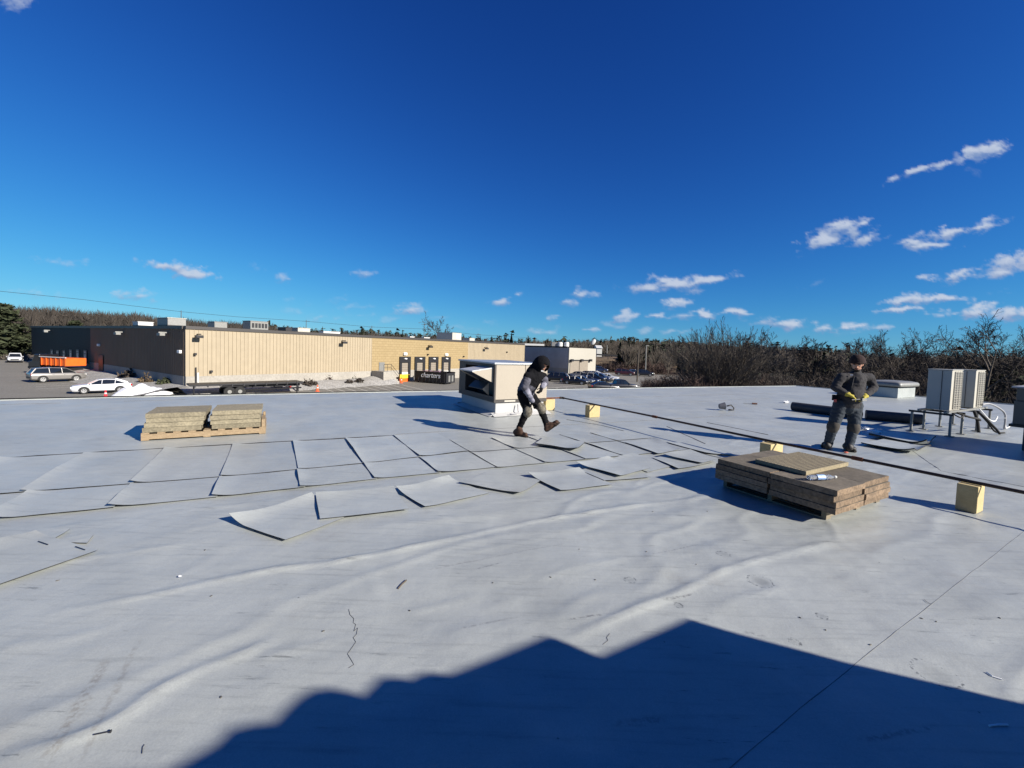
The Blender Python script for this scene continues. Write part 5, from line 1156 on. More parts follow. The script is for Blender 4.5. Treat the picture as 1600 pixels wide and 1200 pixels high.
sheet('lower sheet touching the left side of the right pallet', qpx((1060, 735), (1116, 724), (1064, 709), (1019, 717)), {'n': .02, 'l': .035}, .010, seed=70, group=LG)
sheet('upper sheet leaning by the left side of the right pallet', qpx((1097, 728), (1122, 721), (1078, 707), (1036, 715)), {'f': .04, 'l': .01}, .040, seed=71, group=LG)
sheet('sheet with lifted right edge below the iron pipe', qpx((1028, 711), (1062, 704), (1021, 687), (977, 693)), {'r': .07, 'l': .02}, .016, seed=72, group=LG)
sheet('sheet lying under the iron pipe left of the worker', qpx((1100, 709), (1150, 712), (1085, 693), (1040, 692)), {'l': .04}, .008, seed=73, group=LG)
sheet('large sheet with rolled edge at the left side of the picture', qpx((-40, 930), (153, 862), (56, 834), (-60, 862)), {'f': .055, 'n': .008}, .008, seed=74, group=LG)
sheet('small sheet scrap behind the rolled one at the left', qpx((-60, 850), (83, 845), (110, 828), (-60, 824)), {'n': .012}, .006, seed=75, group=LG)
sheet('flat patch scrap right of the rolled sheet at the left', qpx((92, 848), (136, 850), (146, 837), (112, 835)), {}, .003, th=.004, seed=76, group=LG)
DG = 'dark propped boards by the standing worker'
m_under = [m_sheet, m_edge]
sheet('near propped sheet with black edge right of the standing worker', qpx((1428, 711), (1454, 702), (1380, 689), (1345, 696)), {'l': .03, 'n': .07, 'nl': .03}, .02, th=.02, seed=80, group=DG, mats=m_under)
sheet('far propped sheet with black edge right of the standing worker', qpx((1447, 700), (1462, 690), (1400, 678), (1357, 684)), {'l': .05, 'n': .09, 'nl': .04}, .02, th=.03, seed=81, group=DG, mats=m_under)

# ------------------------------------------------------------------ pallets and stacked boards
def slab_rough(o, a, b, h, seed, mats, name, label, group, parent=None, holes=False):
    """a board with slightly broken edges"""
    rs = random.Random(seed); mb = MB(); n = 7; o, a, b = Vector(o), Vector(a), Vector(b); lo, hi = [], []
    ring = [(i / n, 0) for i in range(n)] + [(1, i / n) for i in range(n)] + [(1 - i / n, 1) for i in range(n)] + [(0, 1 - i / n) for i in range(n)]
    for s, t in ring:
        j = Vector((rs.uniform(-1, 1), rs.uniform(-1, 1), 0)) * .004
        lo.append(o + a * s + b * t + j); hi.append(o + a * s + b * t + j * .5 + Vector((rs.uniform(-1, 1), rs.uniform(-1, 1), 0)) * .004 + ZV * (h + rs.uniform(-.002, .002)))
    k = len(ring); up = a.cross(b).z > 0
    fs = [tuple(range(k)) if not up else tuple(reversed(range(k))), tuple(range(k, 2 * k)) if up else tuple(reversed(range(k, 2 * k)))]
    fs += [((i, (i + 1) % k, (i + 1) % k + k, i + k) if up else (i, i + k, (i + 1) % k + k, (i + 1) % k)) for i in range(k)]
    mb.v = lo + hi; mb.f = fs; mb.m = [0, 1] + [0] * k
    return tag(mb.build(name, mats, org=o + a / 2 + b / 2), label, 'board', group)
def pallet(label, o, a, b, mat, nb=7):
    """o: near-left corner, a along the picture, b away"""
    t = thing('wooden_pallet', label, 'pallet', o); la, lb = a.length, b.length; ea, eb = a / la, b / lb
    for k in range(nb):
        mb = MB(); w = .095; s = (la - w) * k / (nb - 1); mb.box(o + ea * s + ZV * .098, ea * w, eb * lb, ZV * .02); mb.build('deck_board', mat, t)
    for k in range(3):
        mb = MB(); s = (lb - .045) * k / 2; mb.box(o + eb * s + ZV * .018, ea * la, eb * .045, ZV * .078); mb.build('stringer', mat, t)
    for k in (0, nb // 2, nb - 1):
        mb = MB(); w = .095; s = (la - w) * k / (nb - 1); mb.box(o + ea * s + ZV * .001, ea * w, eb * lb, ZV * .016); mb.build('bottom_board', mat, t)
    return t
# left pallet
oL = W(-1.77, 8.40); LP = pallet('wooden pallet under the pale boards on the left', oL, UX * 1.66, VX * 1.0, m_wood, 9)
rs = random.Random(5)
hs = .066
def stack(base, a, b, n, z0, mats, words, group, seed, h=hs, stag=.03):
    rr = random.Random(seed)
    for k in range(n):
        j = W(rr.uniform(-stag, stag), rr.uniform(-stag, stag) * .6)
        lv = 'top' if k == n - 1 else ('bottom' if k == 0 else '%s from the bottom' % ORD[k])
        slab_rough(base + j + ZV * (z0 + k * (h + .001)) + a * .008 * rr.uniform(0, 1), a * rr.uniform(.97, 1), b * rr.uniform(.98, 1), h - .004, seed * 10 + k, mats, 'fibre_board', '%s board %s' % (words, '(%s)' % lv if False else ''.join(['at the ', lv]) if lv in ('top', 'bottom') else lv), group)
stack(W(-1.74, 8.42), UX * .76, VX * .8, 4, .119, [m_fibre, m_fibre], 'pale fibre board, left stack on the left pallet,', 'boards stacked on the left pallet', 1, .075, .035)
stack(W(-.91, 8.42), UX * .72, VX * .8, 4, .119, [m_fibre, m_fibre], 'pale fibre board, right stack on the left pallet,', 'boards stacked on the left pallet', 2, .075, .03)
mb = MB(); mb.box(W(-.17, 8.41, .119), UX * .05, VX * .85, ZV * .13); mb.box(W(-.15, 8.9, .251), UX * .03, VX * .03, ZV * .06); mb.build('side_board', m_wood, LP)
# right pallet
oR = W(4.86, 2.06); RP = pallet('wooden pallet under the brown boards on the right', oR, UX * 1.22, VX * 1.12, M('grey_pallet_wood', (.22, .185, .13), .85, var=5, col2=(.15, .125, .09)), 8)
bR, uR, vR = W(4.72, 1.93), .60, .63
for i, (du, dv, w1, nn) in enumerate(((0, 0, 'near left', 4), (.605, .0, 'near right', 4), (0, .65, 'far left', 4), (.605, .65, 'far right', 4))):
    stack(bR + UX * du + VX * dv, UX * uR, VX * vR, nn, .119, [m_fibre_b, m_skin_top], 'brown board, %s stack of the right pallet,' % w1, 'boards stacked on the right pallet', 10 + i, .060, .022)
zt = .119 + 4 * .061 + .003
# perforated board lying on top
o = G(1193, 717, zt); o2 = W(4.97, 2.32, zt)
pb = thing('pegboard_panel', 'pale perforated board lying on top of the right pallet', 'board', o2)
mb = MB(); pu, pv = .95, .55; mb.box(o2, UX * pu, VX * pv, ZV * .045); mb.build('panel', M('pale_fibreboard', (.29, .245, .155), .95, var=7, col2=(.23, .195, .125), fine=(60, .2)), pb, bevel=.004)
mb = MB()
for i in range(26):
    for j in range(15):
        c = o2 + UX * (.03 + (pu - .06) * i / 25) + VX * (.03 + (pv - .06) * j / 14) + ZV * .0455
        mb.cbox(c, (.017, .017, .003), TH)
tag(mb.build('perforation', m_skin_top, pb), kind='stuff')
# crumpled plastic wrap / bottle
o = W(4.93, 2.17, zt + .030); t = thing('plastic_bottle', 'crumpled clear plastic bottle lying beside the perforated board', 'bottle', o)
mb = MB(); dv_ = (UX * .93 - VX * .35).normalized(); pts = [o + dv_ * x for x in (-.14, -.1, -.05, 0, .05, .10, .13, .15, .17)]; mb.tube(pts, [.022, .028, .022, .029, .021, .027, .020, .011, .011], 9); mb.build('bottle_body', m_plastic, t)
mb = MB(); mb.tube([o + dv_ * .17, o + dv_ * .19], .015, 10); mb.build('cap', m_white, t)
mb = MB(); mb.tube([o + dv_ * -.045, o + dv_ * .045], 0.0285, 12, caps=False); mb.build('wrap_label', M('label_blue', (.25, .38, .62), .4), t)

# ------------------------------------------------------------------ gas pipe on wooden blocks
PU, PZ = 6.88, .315
gp = thing('gas_pipe', 'long black iron pipe running across the roof on wooden blocks', 'pipe', W(PU, 4.0))
mb = MB(); mb.tube([W(PU, 9.28, PZ), W(PU - .05, 6, PZ), W(PU - .14, 3.6, PZ), W(PU - .14, 1.5, PZ), W(PU - .1, -.6, PZ)], .019, 10); mb.build('main_run', m_pipe, gp, smooth=True)
mb = MB(); mb.tube([W(PU - .06, 9.33, PZ), W(5.9, 9.36, PZ), W(5.75, 9.36, PZ + .02)], .019, 10); mb.build('branch_run', m_rust, gp, smooth=True)
mb = MB(); mb.tube([W(PU - .08, 9.33, PZ), W(PU - .02, 9.33, PZ), W(PU, 9.31, PZ), W(PU, 9.24, PZ)], .03, 10); mb.build('elbow', m_pipe, gp, smooth=True)
for v_ in (6.05, 2.55):
    mb = MB(); mb.tube([W(PU - .05 - .09 * (v_ < 4), v_ - .06, PZ), W(PU - .05 - .09 * (v_ < 4), v_ + .06, PZ)], .027, 10); mb.build('coupling', m_rust, gp)
def wblock(label, a, b, su, sv, h, mat=m_block, rz=0.0):
    c = W(a, b); t = thing('wood_block', label, 'wood block', c, 'lumber blocks under the iron pipe')
    mb = MB(); n = 1
    for k in range(n): mb.cbox(c + W(0, 0, h / 2), (su, sv / n - .003, h), TH + rz)
    mb.build('lumber', mat, t, bevel=.006)
    mb = MB(); mb.box(c + W(-su * .3, sv * .5 + .001, h), UX * su * .6, VX * .002 * -1, ZV * .012); mb.build('strap', m_galv, t)
wblock('wood block beside the hooded worker knees', 6.45, 9.33, .30, .16, .292)
wblock('wood block under the pipe right of the hooded worker', PU - .02, 8.02, .33, .17, .292)
wblock('wood block behind the right pallet', PU - .13, 3.66, .34, .17, .292)
wblock('nearest wood block, right of the right pallet', PU - .14, 1.50, .22, .17, .292)

# ------------------------------------------------------------------ packaged rooftop unit
R0 = W(4.56, 8.87); ru, rv = 1.50, 2.2; zb, zt = .38, 1.24
ac = thing('packaged_air_conditioner', 'beige packaged air conditioner with open hood on a white curb', 'air conditioner', R0)
mb = MB(); mb.box(R0 + UX * .06 + VX * .04 + ZV * -.01, UX * (ru - .12), VX * (rv - .1), ZV * .32); mb.build('curb', M('curb_membrane', (.42, .42, .41), .5, var=2, col2=(.36, .36, .355)), ac, bevel=.02)
mb = MB()
for k in range(4):
    a, b = ((R0 - UX * .06 - VX * .06, UX * (ru + .12)), (R0 + UX * (ru - .06) - VX * .06, VX * (rv + .1)), (R0 + VX * (rv - .06) - UX * .06, UX * (ru + .12)), (R0 - UX * .06 - VX * .06, VX * (rv + .1)))[k]
    n_ = (-VX, UX, VX, -UX)[k]
    mb.prism([a + n_ * .02 + ZV * .012, a + n_ * .10 + ZV * .004, a - n_ * .10 + ZV * .07], b)
mb.build('curb_flashing', M('flashing_membrane', (.42, .42, .41), .5), ac)
mb = MB(); mb.box(R0 + ZV * .312, UX * ru, VX * rv, ZV * .066); rail = mb.build('base_rail', m_rtu_dark, ac)
for f_ in (.2, .62): mb = MB(); mb.box(R0 + UX * ru * f_ - VX * .004 + ZV * .318, UX * .2, VX * .01, ZV * .05); mb.build('fork_pocket', m_black, rail)
mb = MB(); mb.box(R0 + UX * .28 - VX * .006 + ZV * .325, UX * .3, VX * .01, ZV * .04); mb.build('rail_plate', m_cond, rail)
for f0, f1 in ((.0, .55), (.555, 1.0)):
    mb = MB(); mb.box(R0 + UX * (.035 + (ru - .035) * f0) + ZV * (zb + .003), UX * (ru - .035) * (f1 - f0) - UX * .004, VX * .05, ZV * (zt - zb - .02)); mb.build('side_panel', m_rtu, ac, bevel=.008)
mb = MB(); mb.box(R0 + UX * (ru - .05) + VX * .052 + ZV * zb, UX * .05, VX * (rv - .06), ZV * (zt - zb - .02)); mb.build('end_panel', m_rtu, ac)
mb = MB(); mb.box(R0 + VX * (rv - .05) + UX * .04 + ZV * zb, UX * (ru - .1), VX * .05, ZV * (zt - zb - .02)); mb.build('side_panel', m_rtu, ac)
mb = MB(); mb.box(R0 + UX * .36 + VX * .06 + ZV * (zb + .01), UX * .03, VX * (rv - .14), ZV * (zt - zb - .04)); mb.build('inner_panel', m_rtu_dark, ac)
mb = MB(); mb.box(R0 - UX * .03 - VX * .03 + ZV * (zt - .016), UX * (ru + .06), VX * (rv + .06), ZV * .04); mb.build('top_panel', m_rtu_top, ac, bevel=.01)
mb = MB(); fr = .07   # dark frame round the open intake end
mb.box(R0 + ZV * (zb + .001), UX * .033, VX * fr, ZV * (zt - zb - .02)); mb.box(R0 + VX * (rv - .45) + ZV * (zb + .001), UX * .34, VX * .44, ZV * (zt - zb - .02))
mb.box(R0 + VX * fr + ZV * (zt - .09), UX * .033, VX * (rv - .45 - fr), ZV * .07); mb.box(R0 + VX * fr + ZV * (zb + .001), UX * .033, VX * (rv - .45 - fr), ZV * .07); mb.build('intake_frame', m_rtu_dark, ac)
h0 = R0 + VX * .08; hw_ = .80
mb = MB(); mb.prism([h0 + ZV * 1.15, h0 - UX * .55 + ZV * 1.07, h0 - UX * .55 + ZV * 1.045, h0 + ZV * 1.125], VX * hw_); hood = mb.build('intake_hood', M('hood_metal', (.5, .5, .49), .4, .3), ac)
for o in (0, hw_ - .012): mb = MB(); mb.prism([h0 + VX * o + ZV * 1.12, h0 + VX * o - UX * .55 + ZV * 1.043, h0 + VX * o + ZV * .78], VX * .012); mb.build('hood_cheek', m_rtu, hood)
mb = MB(); mb.prism([h0 + VX * .1 - UX * .5 + ZV * 1.04, h0 + VX * .1 + UX * .02 + ZV * .80, h0 + VX * .1 + UX * .02 + ZV * .83, h0 + VX * .1 - UX * .5 + ZV * 1.06], VX * .7); mb.build('mesh_filter', m_dark, hood)
l0 = R0 + VX * .3; mb = MB(); mb.prism([l0 + ZV * .76, l0 - UX * .17 + ZV * .61, l0 + ZV * .46], VX * .012); lh = mb.build('relief_cheek', m_rtu, ac)
mb = MB(); mb.prism([l0 + VX * .013 + ZV * .77, l0 + VX * .013 - UX * .18 + ZV * .615, l0 + VX * .013 - UX * .18 + ZV * .60, l0 + VX * .013 + ZV * .755], VX * .8); mb.build('relief_flap', m_rtu_dark, lh)
mb = MB(); c = R0 + UX * .45 - VX * .01; mb.tube([c + UX * -.1 - VX * .16 + ZV * .06, c - VX * .14 + ZV * .05, c + UX * .16 - VX * .12 + ZV * .07, c + UX * .18 - VX * .06 + ZV * .12, c + UX * .19 - VX * .02 + ZV * .26], .014, 8); mb.build('drain_pipe', m_conduit, ac, smooth=True)
mb = MB(); mb.box(R0 + UX * 1.0 - VX * .012 + VX * .04 + ZV * .15, UX * .22, VX * .008, ZV * .06); mb.build('tag_plate', m_cond, ac)

# ------------------------------------------------------------------ condensing units on their stand
K0 = Vector((9.83, 9.43, 0)); KZ0, KZ1 = .55, 1.455
st = thing('equipment_stand', 'galvanised leg stand carrying the two condensing units', 'stand', K0)
mb = MB()
for o in (-.02, .42): mb.box(K0 + VX * o - UX * .25 + ZV * .50, UX * 2.9, VX * .045, ZV * .045)
mb.build('rail', m_galv, st)
for a in (-.2, .55, 1.6, 2.55):
    mb = MB(); mb.box(K0 + UX * a - VX * .12 + ZV * .455, UX * .04, VX * .75, ZV * .044); mb.build('cross_rail', m_dark, st)
for a in (-.2, .55, 1.6, 2.55):
    for o in (-.1, .55):
        mb = MB(); mb.box(K0 + UX * a + VX * o, UX * .04, VX * .04, ZV * .454); mb.build('leg', m_galv, st)
        mb = MB(); mb.cbox(K0 + UX * (a + .02) + VX * (o + .02) + ZV * .006, (.14, .14, .01), TH); mb.build('foot', m_galv, st)
def condenser(o, label):
    t = thing('condensing_unit', label, 'condenser', o, 'condensing units on the stand'); L1, L2 = .40, .66
    mb = MB(); mb.box(o + ZV * KZ0, UX * L2, VX * L1, ZV * (KZ1 - KZ0)); mb.build('cabinet', m_cond, t, bevel=.008)
    mb = MB(); mb.box(o - UX * .012 + VX * .155 + ZV * (KZ0 + .01), UX * .013, VX * .006, ZV * (KZ1 - KZ0 - .02)); mb.build('panel_joint', m_dark, t)
    g = MB(); g.box(o + UX * .16 - VX * .004 + ZV * (KZ0 + .03), UX * .46, VX * .003, ZV * (KZ1 - KZ0 - .06)); gr = g.build('coil', m_grille, t)
    for k in range(16):
        z = KZ0 + .05 + (KZ1 - KZ0 - .1) * k / 15; mb = MB(); mb.box(o + UX * .16 - VX * .02 + ZV * z, UX * .46, VX * .012, ZV * .008); mb.build('guard_wire', m_cond, gr)
    for a in (.16, .30, .46, .61): mb = MB(); mb.box(o + UX * a - VX * .022 + ZV * (KZ0 + .02), UX * .012, VX * .012, ZV * (KZ1 - KZ0 - .04)); mb.build('guard_bar', m_cond, gr)
    mb = MB(); mb.box(o - UX * .01 - VX * .012 + ZV * (KZ1 + .001), UX * (L2 + .02), VX * (L1 + .024), ZV * .02); mb.build('lid', m_cond, t, bevel=.006)
    for a in (.1, L2 - .14): mb = MB(); mb.box(o + UX * a - VX * .0 + ZV * (KZ0 - .006), UX * .05, VX * L1, ZV * .006); mb.build('foot', m_galv, t)
condenser(K0, 'left of the two cream condensing units on the stand')
condenser(K0 + UX * 1.62, 'right of the two cream condensing units on the stand')
# insulated refrigerant lines
def hose(pts, r, mat, label, name='refrigerant_line', cat='pipe'):
    P = [Vector(p) for p in pts]; dense = []
    for i in range(len(P) - 1):
        p0, p1, p2, p3 = P[max(i - 1, 0)], P[i], P[i + 1], P[min(i + 2, len(P) - 1)]
        for k in range(6):
            t = k / 6; dense.append(.5 * ((2 * p1) + (p2 - p0) * t + (2 * p0 - 5 * p1 + 4 * p2 - p3) * t * t + (3 * p1 - p0 - 3 * p2 + p3) * t ** 3))
    dense.append(P[-1]); mb = MB(); mb.tube(dense, r, 8); return tag(mb.build(name, mat, org=P[0], smooth=True), label, cat, 'lines and cables under the condensing units')
kb = K0 + UX * 1.62
hose([kb + UX * .5 - VX * .03 + ZV * .62, kb + UX * .75 - VX * .1 + ZV * .64, kb + UX * 1.05 - VX * .22 + ZV * .52, kb + UX * 1.15 - VX * .3 + ZV * .36, kb + UX * 1.16 - VX * .3 + ZV * .02], .02, m_conduit, 'thick white pipe arching down from the right condensing unit')
hose([kb + UX * .2 - VX * .05 + ZV * .54, kb + UX * .3 - VX * .2 + ZV * .3, kb + UX * .55 - VX * .25 + ZV * .24, kb + UX * .75 - VX * .25 + ZV * .34], .014, m_cable_w, 'thin white cable looping under the right condensing unit')
hose([kb + UX * 1.2 - VX * .3 + ZV * .02, kb + UX * 1.35 - VX * .35 + ZV * .08, kb + UX * 1.55 - VX * .38 + ZV * .24], .014, m_cable_w, 'short white cable end sticking up beside the stand')
hose([kb + UX * 1.12 - VX * .3 + ZV * .3, kb + UX * 1.25 - VX * .28 + ZV * .18, kb + UX * 1.18 - VX * .33 + ZV * .02], .012, m_cable_w, 'thin white cable drooping beside the arched pipe')
hose([K0 + UX * .3 - VX * .05 + ZV * .5, K0 + UX * .5 - VX * .2 + ZV * .42, K0 + UX * .95 - VX * .25 + ZV * .36, K0 + UX * 1.3 - VX * .2 + ZV * .3], .022, m_rubber, 'black hose hanging below the left condensing unit')
hose([K0 + UX * -.2 - VX * .1 + ZV * .52, K0 + UX * .1 - VX * .16 + ZV * .42, K0 + UX * .4 - VX * .14 + ZV * .46, K0 + UX * .7 - VX * .1 + ZV * .40], .014, m_rubber, 'thin black cable tied along the stand')
hose([K0 + UX * 1.0 - VX * .16 + ZV * .52, K0 + UX * 1.1 - VX * .2 + ZV * .3, K0 + UX * 1.05 - VX * .25 + ZV * .04], .03, m_rubber, 'black bundled hose standing under the units')
hose([K0 + UX * 1.42 - VX * .12 + ZV * .5, K0 + UX * 1.40 - VX * .3 + ZV * .3, K0 + UX * 1.5 - VX * .42 + ZV * .12, K0 + UX * 1.42 - VX * .5 + ZV * .03], .026, m_rubber, 'black hose trailing from between the units to the roof')
hose([K0 + UX * 1.5 - VX * .1 + ZV * .48, K0 + UX * 1.62 - VX * .25 + ZV * .25, K0 + UX * 1.56 - VX * .40 + ZV * .05, K0 + UX * 1.8 - VX * .5 + ZV * .025], .018, m_rubber, 'thinner black hose beside the trailing one')
# dark unit at the right edge of the picture
Q0 = W(12.35, -.4); t = thing('brown_rooftop_unit', 'dark brown rooftop unit cut off by the right edge of the picture', 'air conditioner', Q0)
mb = MB(); mb.box(Q0 + UX * .12 + VX * .1, UX * 1.2, VX * 2.45, ZV * .44); mb.build('curb', m_roll, t)
mb = MB(); mb.box(Q0 + ZV * .443, UX * 1.45, VX * 2.72, ZV * .05); mb.build('base_rail', m_black, t)
mb = MB(); mb.box(Q0 + UX * .02 + ZV * .495, UX * 1.4, VX * 2.68, ZV * .45); mb.build('cabinet', m_unit, t, bevel=.01)
mb = MB(); mb.box(Q0 + UX * .02 + ZV * .95, UX * 1.4, VX * 2.66, ZV * .24); mb.build('upper_cabinet', m_unit, t, bevel=.01)
mb = MB(); mb.box(Q0 - UX * .02 - VX * .02 + ZV * 1.192, UX * 1.48, VX * 2.74, ZV * .03); mb.build('top_panel', m_conduit, t)
mb = MB(); mb.box(Q0 + UX * .008 + VX * 2.1 + ZV * 1.0, UX * .01, VX * .3, ZV * .05); mb.build('maker_plate', m_conduit, t)
# skylight curb with pale lid
S0 = W(23.9, 7.75); t = thing('roof_hatch', 'low curb with a shiny white domed lid near the far roof edge', 'roof hatch', S0)
mb = MB(); mb.box(S0 - ZV * .01, UX * 1.9, VX * 1.15, ZV * .46); mb.build('curb', m_roof, t, bevel=.03)
mb = MB()
def rrect(s, z): 
    P = []; w, h, r_ = 1.9 / 2 + s, 1.15 / 2 + s, .12; c = S0 + UX * .95 + VX * .575
    for cx_, cy_, a0 in ((w - r_, h - r_, 0), (-w + r_, h - r_, 90), (-w + r_, -h + r_, 180), (w - r_, -h + r_, 270)):
        for k in range(5): a = math.radians(a0 + 22.5 * k); P.append(c + UX * (cx_ + r_ * math.cos(a)) + VX * (cy_ + r_ * math.sin(a)) + ZV * z)
    return P
loft(mb, [rrect(.10, .50), rrect(.12, .52), rrect(.12, .62), rrect(.07, .68), rrect(-.1, .72), rrect(-.35, .735)]); mb.build('lid', m_galv, t, smooth=True)
mb = MB(); loft(mb, [rrect(.03, .45), rrect(.03, .505)]); mb.build('gasket', m_black, t)
# membrane rolls and small things on the far roof
def roll(p, q, r, label):
    p, q = Vector(p), Vector(q); d = (q - p).normalized(); t = thing('membrane_roll', label, 'roll', p)
    mb = MB(); mb.tube([p + ZV * r, p.lerp(q, .5) + ZV * r, q + ZV * r], r, 22); mb.build('roll_body', m_roll, t, smooth=False)
    mb = MB(); mb.tube([p - d * .004 + ZV * r, p + d * .02 + ZV * r], r * .3, 14); mb.build('core', m_black, t)
    s = Vector((-d.y, d.x, 0)); mb = MB(); mb.box(p + s * r * .2 + ZV * .006, d * (q - p).length, s * (r * 1.5), ZV * .006); mb.build('loose_flap', m_roll, t)
roll(G(1238, 641), G(1345, 655), .13, 'charcoal membrane roll lying behind the standing worker')
roll(G(1352, 655), G(1440, 663), .13, 'thicker charcoal roll between the worker and the condensing units')
p = G(1130, 641); t = thing('bucket_pail', 'dark pail lying on its side with its handle on the far roof', 'pail', p)
d1 = (UX * .8 - VX * .6).normalized(); mb = MB(); mb.tube([p - d1 * .12 + ZV * .11, p + d1 * .04 + ZV * .13], [.07, .11], 14); mb.build('shell', M('grey_plastic', (.12, .12, .13), .6), t, smooth=False)
mb = MB(); a_ = [p + UX * .10 - VX * .05 + ZV * .13, p + UX * .28 - VX * .06 + ZV * .15, p + UX * .36 - VX * .1 + ZV * .07, p + UX * .28 - VX * .14 + ZV * .02, p + UX * .08 - VX * .12 + ZV * .03]; mb.tube(a_, .02, 8); mb.build('handle', m_black, t, smooth=True)
p = G(1179, 632); t = thing('utility_knife', 'small brown handled tool lying on the far roof', 'tool', p)
mb = MB(); mb.cbox(p + ZV * .03, (.16, .06, .05), -.3); mb.build('grip', M('tool_brown', (.12, .05, .03), .6), t, bevel=.01); mb = MB(); mb.cbox(p + Vector((-.2, .06, .02)), (.26, .03, .012), -.3); mb.build('blade', m_galv, t)
def crumple(name, label, px, py, r, mat, cat):
    p = G(px, py); mb = MB(); mb.ell(p + ZV * r * .5, (r * 1.6, r, r * .55), nu=12, nv=8); r_ = random.Random(px)
    for q in mb.v: q += Vector((r_.gauss(0, r * .16), r_.gauss(0, r * .16), r_.gauss(0, r * .12))); q.z = max(q.z, .003)
    return tag(mb.build(name, mat, org=p), label, cat)
crumple('paper_scrap', 'tiny white scrap left of the charcoal roll', 1228, 629.5, .07, m_paper, 'scrap')
crumple('white_rag', 'crumpled white rag right of the standing worker knees', 1366, 678, .09, m_paper, 'rag')
crumple('red_scrap', 'small red scrap under the standing worker boot', 1322, 708, .022, M('scrap_red', (.5, .12, .08), .8), 'scrap')
crumple('plastic_wrapper', 'clear wrapper on the roof right of the worker', 1352, 671, .06, m_plastic, 'wrapper')
# litter on the near roof
def stick(name, label, cat, pts, r, mat, z=.004):
    P = []
    for x, y in pts:
        g = G(x, y); g.z = float(roof_height(np.array([g.x]), np.array([g.y]))[0]) + z; P.append(g)
    mb = MB(); mb.tube(P, r, 5); return tag(mb.build(name, mat, org=P[0]), label, cat)
stick('twig', 'short brown twig on the roof left of centre', 'twig', [(622, 919), (628, 912), (635, 906)], .0055, m_bark)
t = thing('roofing_screw', 'long dark roofing screw lying in the lower left', 'screw', G(150, 1148))
mb = MB(); a_, b_ = G(147, 1150), G(172, 1145); mb.tube([a_ + ZV * .006, b_ + ZV * .006], .0024, 6); mb.build('shank', m_dark, t); mb = MB(); mb.tube([b_ + ZV * .006, b_ + (b_ - a_).normalized() * .004 + ZV * .006], .006, 8); mb.build('head', m_dark, t)
stick('wire_scrap', 'thin dark wire scrap below the screw', 'wire', [(222, 1175), (223, 1165), (226, 1161)], .0012, m_unit)
stick('thread', 'zigzag dark thread lying on the roof at lower middle', 'thread', [(545, 952), (547, 960), (553, 966), (552, 972), (556, 975), (553, 985), (559, 980), (557, 990), (552, 995), (556, 1002), (549, 1012), (543, 1020), (549, 1030), (553, 1037), (545, 1042)], .0010, m_unit, .0015)
stick('thread', 'short dark thread near the shadow edge at centre', 'thread', [(953, 989), (948, 995), (950, 1000), (942, 1006)], .0010, m_unit, .0015)
stick('wire_scrap', 'small curled wire by the seam at right', 'wire', [(1444, 936), (1450, 941), (1455, 943)], .0012, m_unit)
stick('wire_scrap', 'pale curved offcut near the right edge of the picture', 'wire', [(1541, 1050), (1550, 1056), (1566, 1061)], .003, m_paper)
crumple('paper_scrap', 'tiny white paper scrap on the left of the near roof', 281, 901, .007, m_paper, 'scrap')
stick('paper_strip', 'pale strip lying in the shadow at lower right', 'strip', [(1546, 1132), (1560, 1130.5), (1575, 1131)], .004, m_paper)
for i, (x, y) in enumerate(((60, 850), (118, 858))):
    stick('staple_strip', 'dark staple mark %s the rolled sheet at the left' % ('on the left part of' if i == 0 else 'on the right part of'), 'staple', [(x, y), (x + 15, y + 5)], .003, m_dark, .026)
rs = random.Random(77); spots = [(90, 905), (330, 930), (505, 985), (640, 952), (770, 910), (860, 902), (905, 858), (1010, 862), (1088, 882), (1250, 965), (1290, 985), (1440, 965), (1463, 970), (1360, 1007), (1562, 965), (1105, 800), (320, 858), (1020, 800), (345, 1087), (930, 905)]
WHERE = ['near the rolled sheet at the left', 'on the left below the tilted sheet', 'above the zigzag thread', 'beside the twig', 'left of the scuffed centre', 'in the scuffed centre', 'below the dark edged sheet', 'below the fanned sheets', 'left of the round stain', 'below the round stain', 'right of the round stain', 'left of the seam', 'right of the seam', 'below the seam shadow', 'far right by the seam', 'under the right pallet corner', 'above the tilted sheet corner', 'by the ridge below the fanned sheets', 'left of the shadow tip', 'right of the scuffed centre']
for k, (x, y) in enumerate(spots):
    p = G(x, y); p.z = float(roof_height(np.array([p.x]), np.array([p.y]))[0]); mb = MB(); mb.ell(p + ZV * .002, (rs.uniform(.005, .012), rs.uniform(.003, .006), .003), Matrix.Rotation(rs.random() * 3, 3, 'Z'), 8, 5)
    tag(mb.build('pebble', m_unit, org=p, smooth=True), 'dark pebble ' + WHERE[k], 'pebble', 'dark pebbles on the near roof')
# ------------------------------------------------------------------ people
m_skin = M('skin', (.42, .23, .16), .6, var=20, col2=(.36, .18, .12))
m_hair = M('dark_hair', (.02, .014, .01), .8)
m_jk_black = M('black_fabric', (.0055, .0055, .007), .95, bump=(25, .6, .02), spec=.15)
m_jk_grey = M('grey_fabric', (.10, .10, .125), .9, var=9, col2=(.03, .03, .04), bump=(18, .7, .02))
m_jk_light = M('light_grey_fabric', (.27, .27, .32), .9, var=14, col2=(.09, .09, .12), bump=(18, .7, .02))
m_char = M('charcoal_fleece', (.034, .032, .034), .95, var=8, col2=(.022, .021, .023), bump=(20, .7, .02))
m_jean = M('worn_jeans', (.017, .025, .036), .9, var=7, col2=(.034, .042, .052), bump=(16, .7, .02))
m_knee = M('knee_pad', (.20, .18, .14), .95, var=26, col2=(.06, .055, .047), fine=(40, .4))
m_knee2 = M('worn_knee', (.06, .052, .042), .9, var=14, col2=(.032, .03, .028))
m_boot = M('brown_leather', (.062, .03, .016), .8, var=14, col2=(.03, .014, .009))
m_boot2 = M('black_leather', (.015, .013, .013), .6)
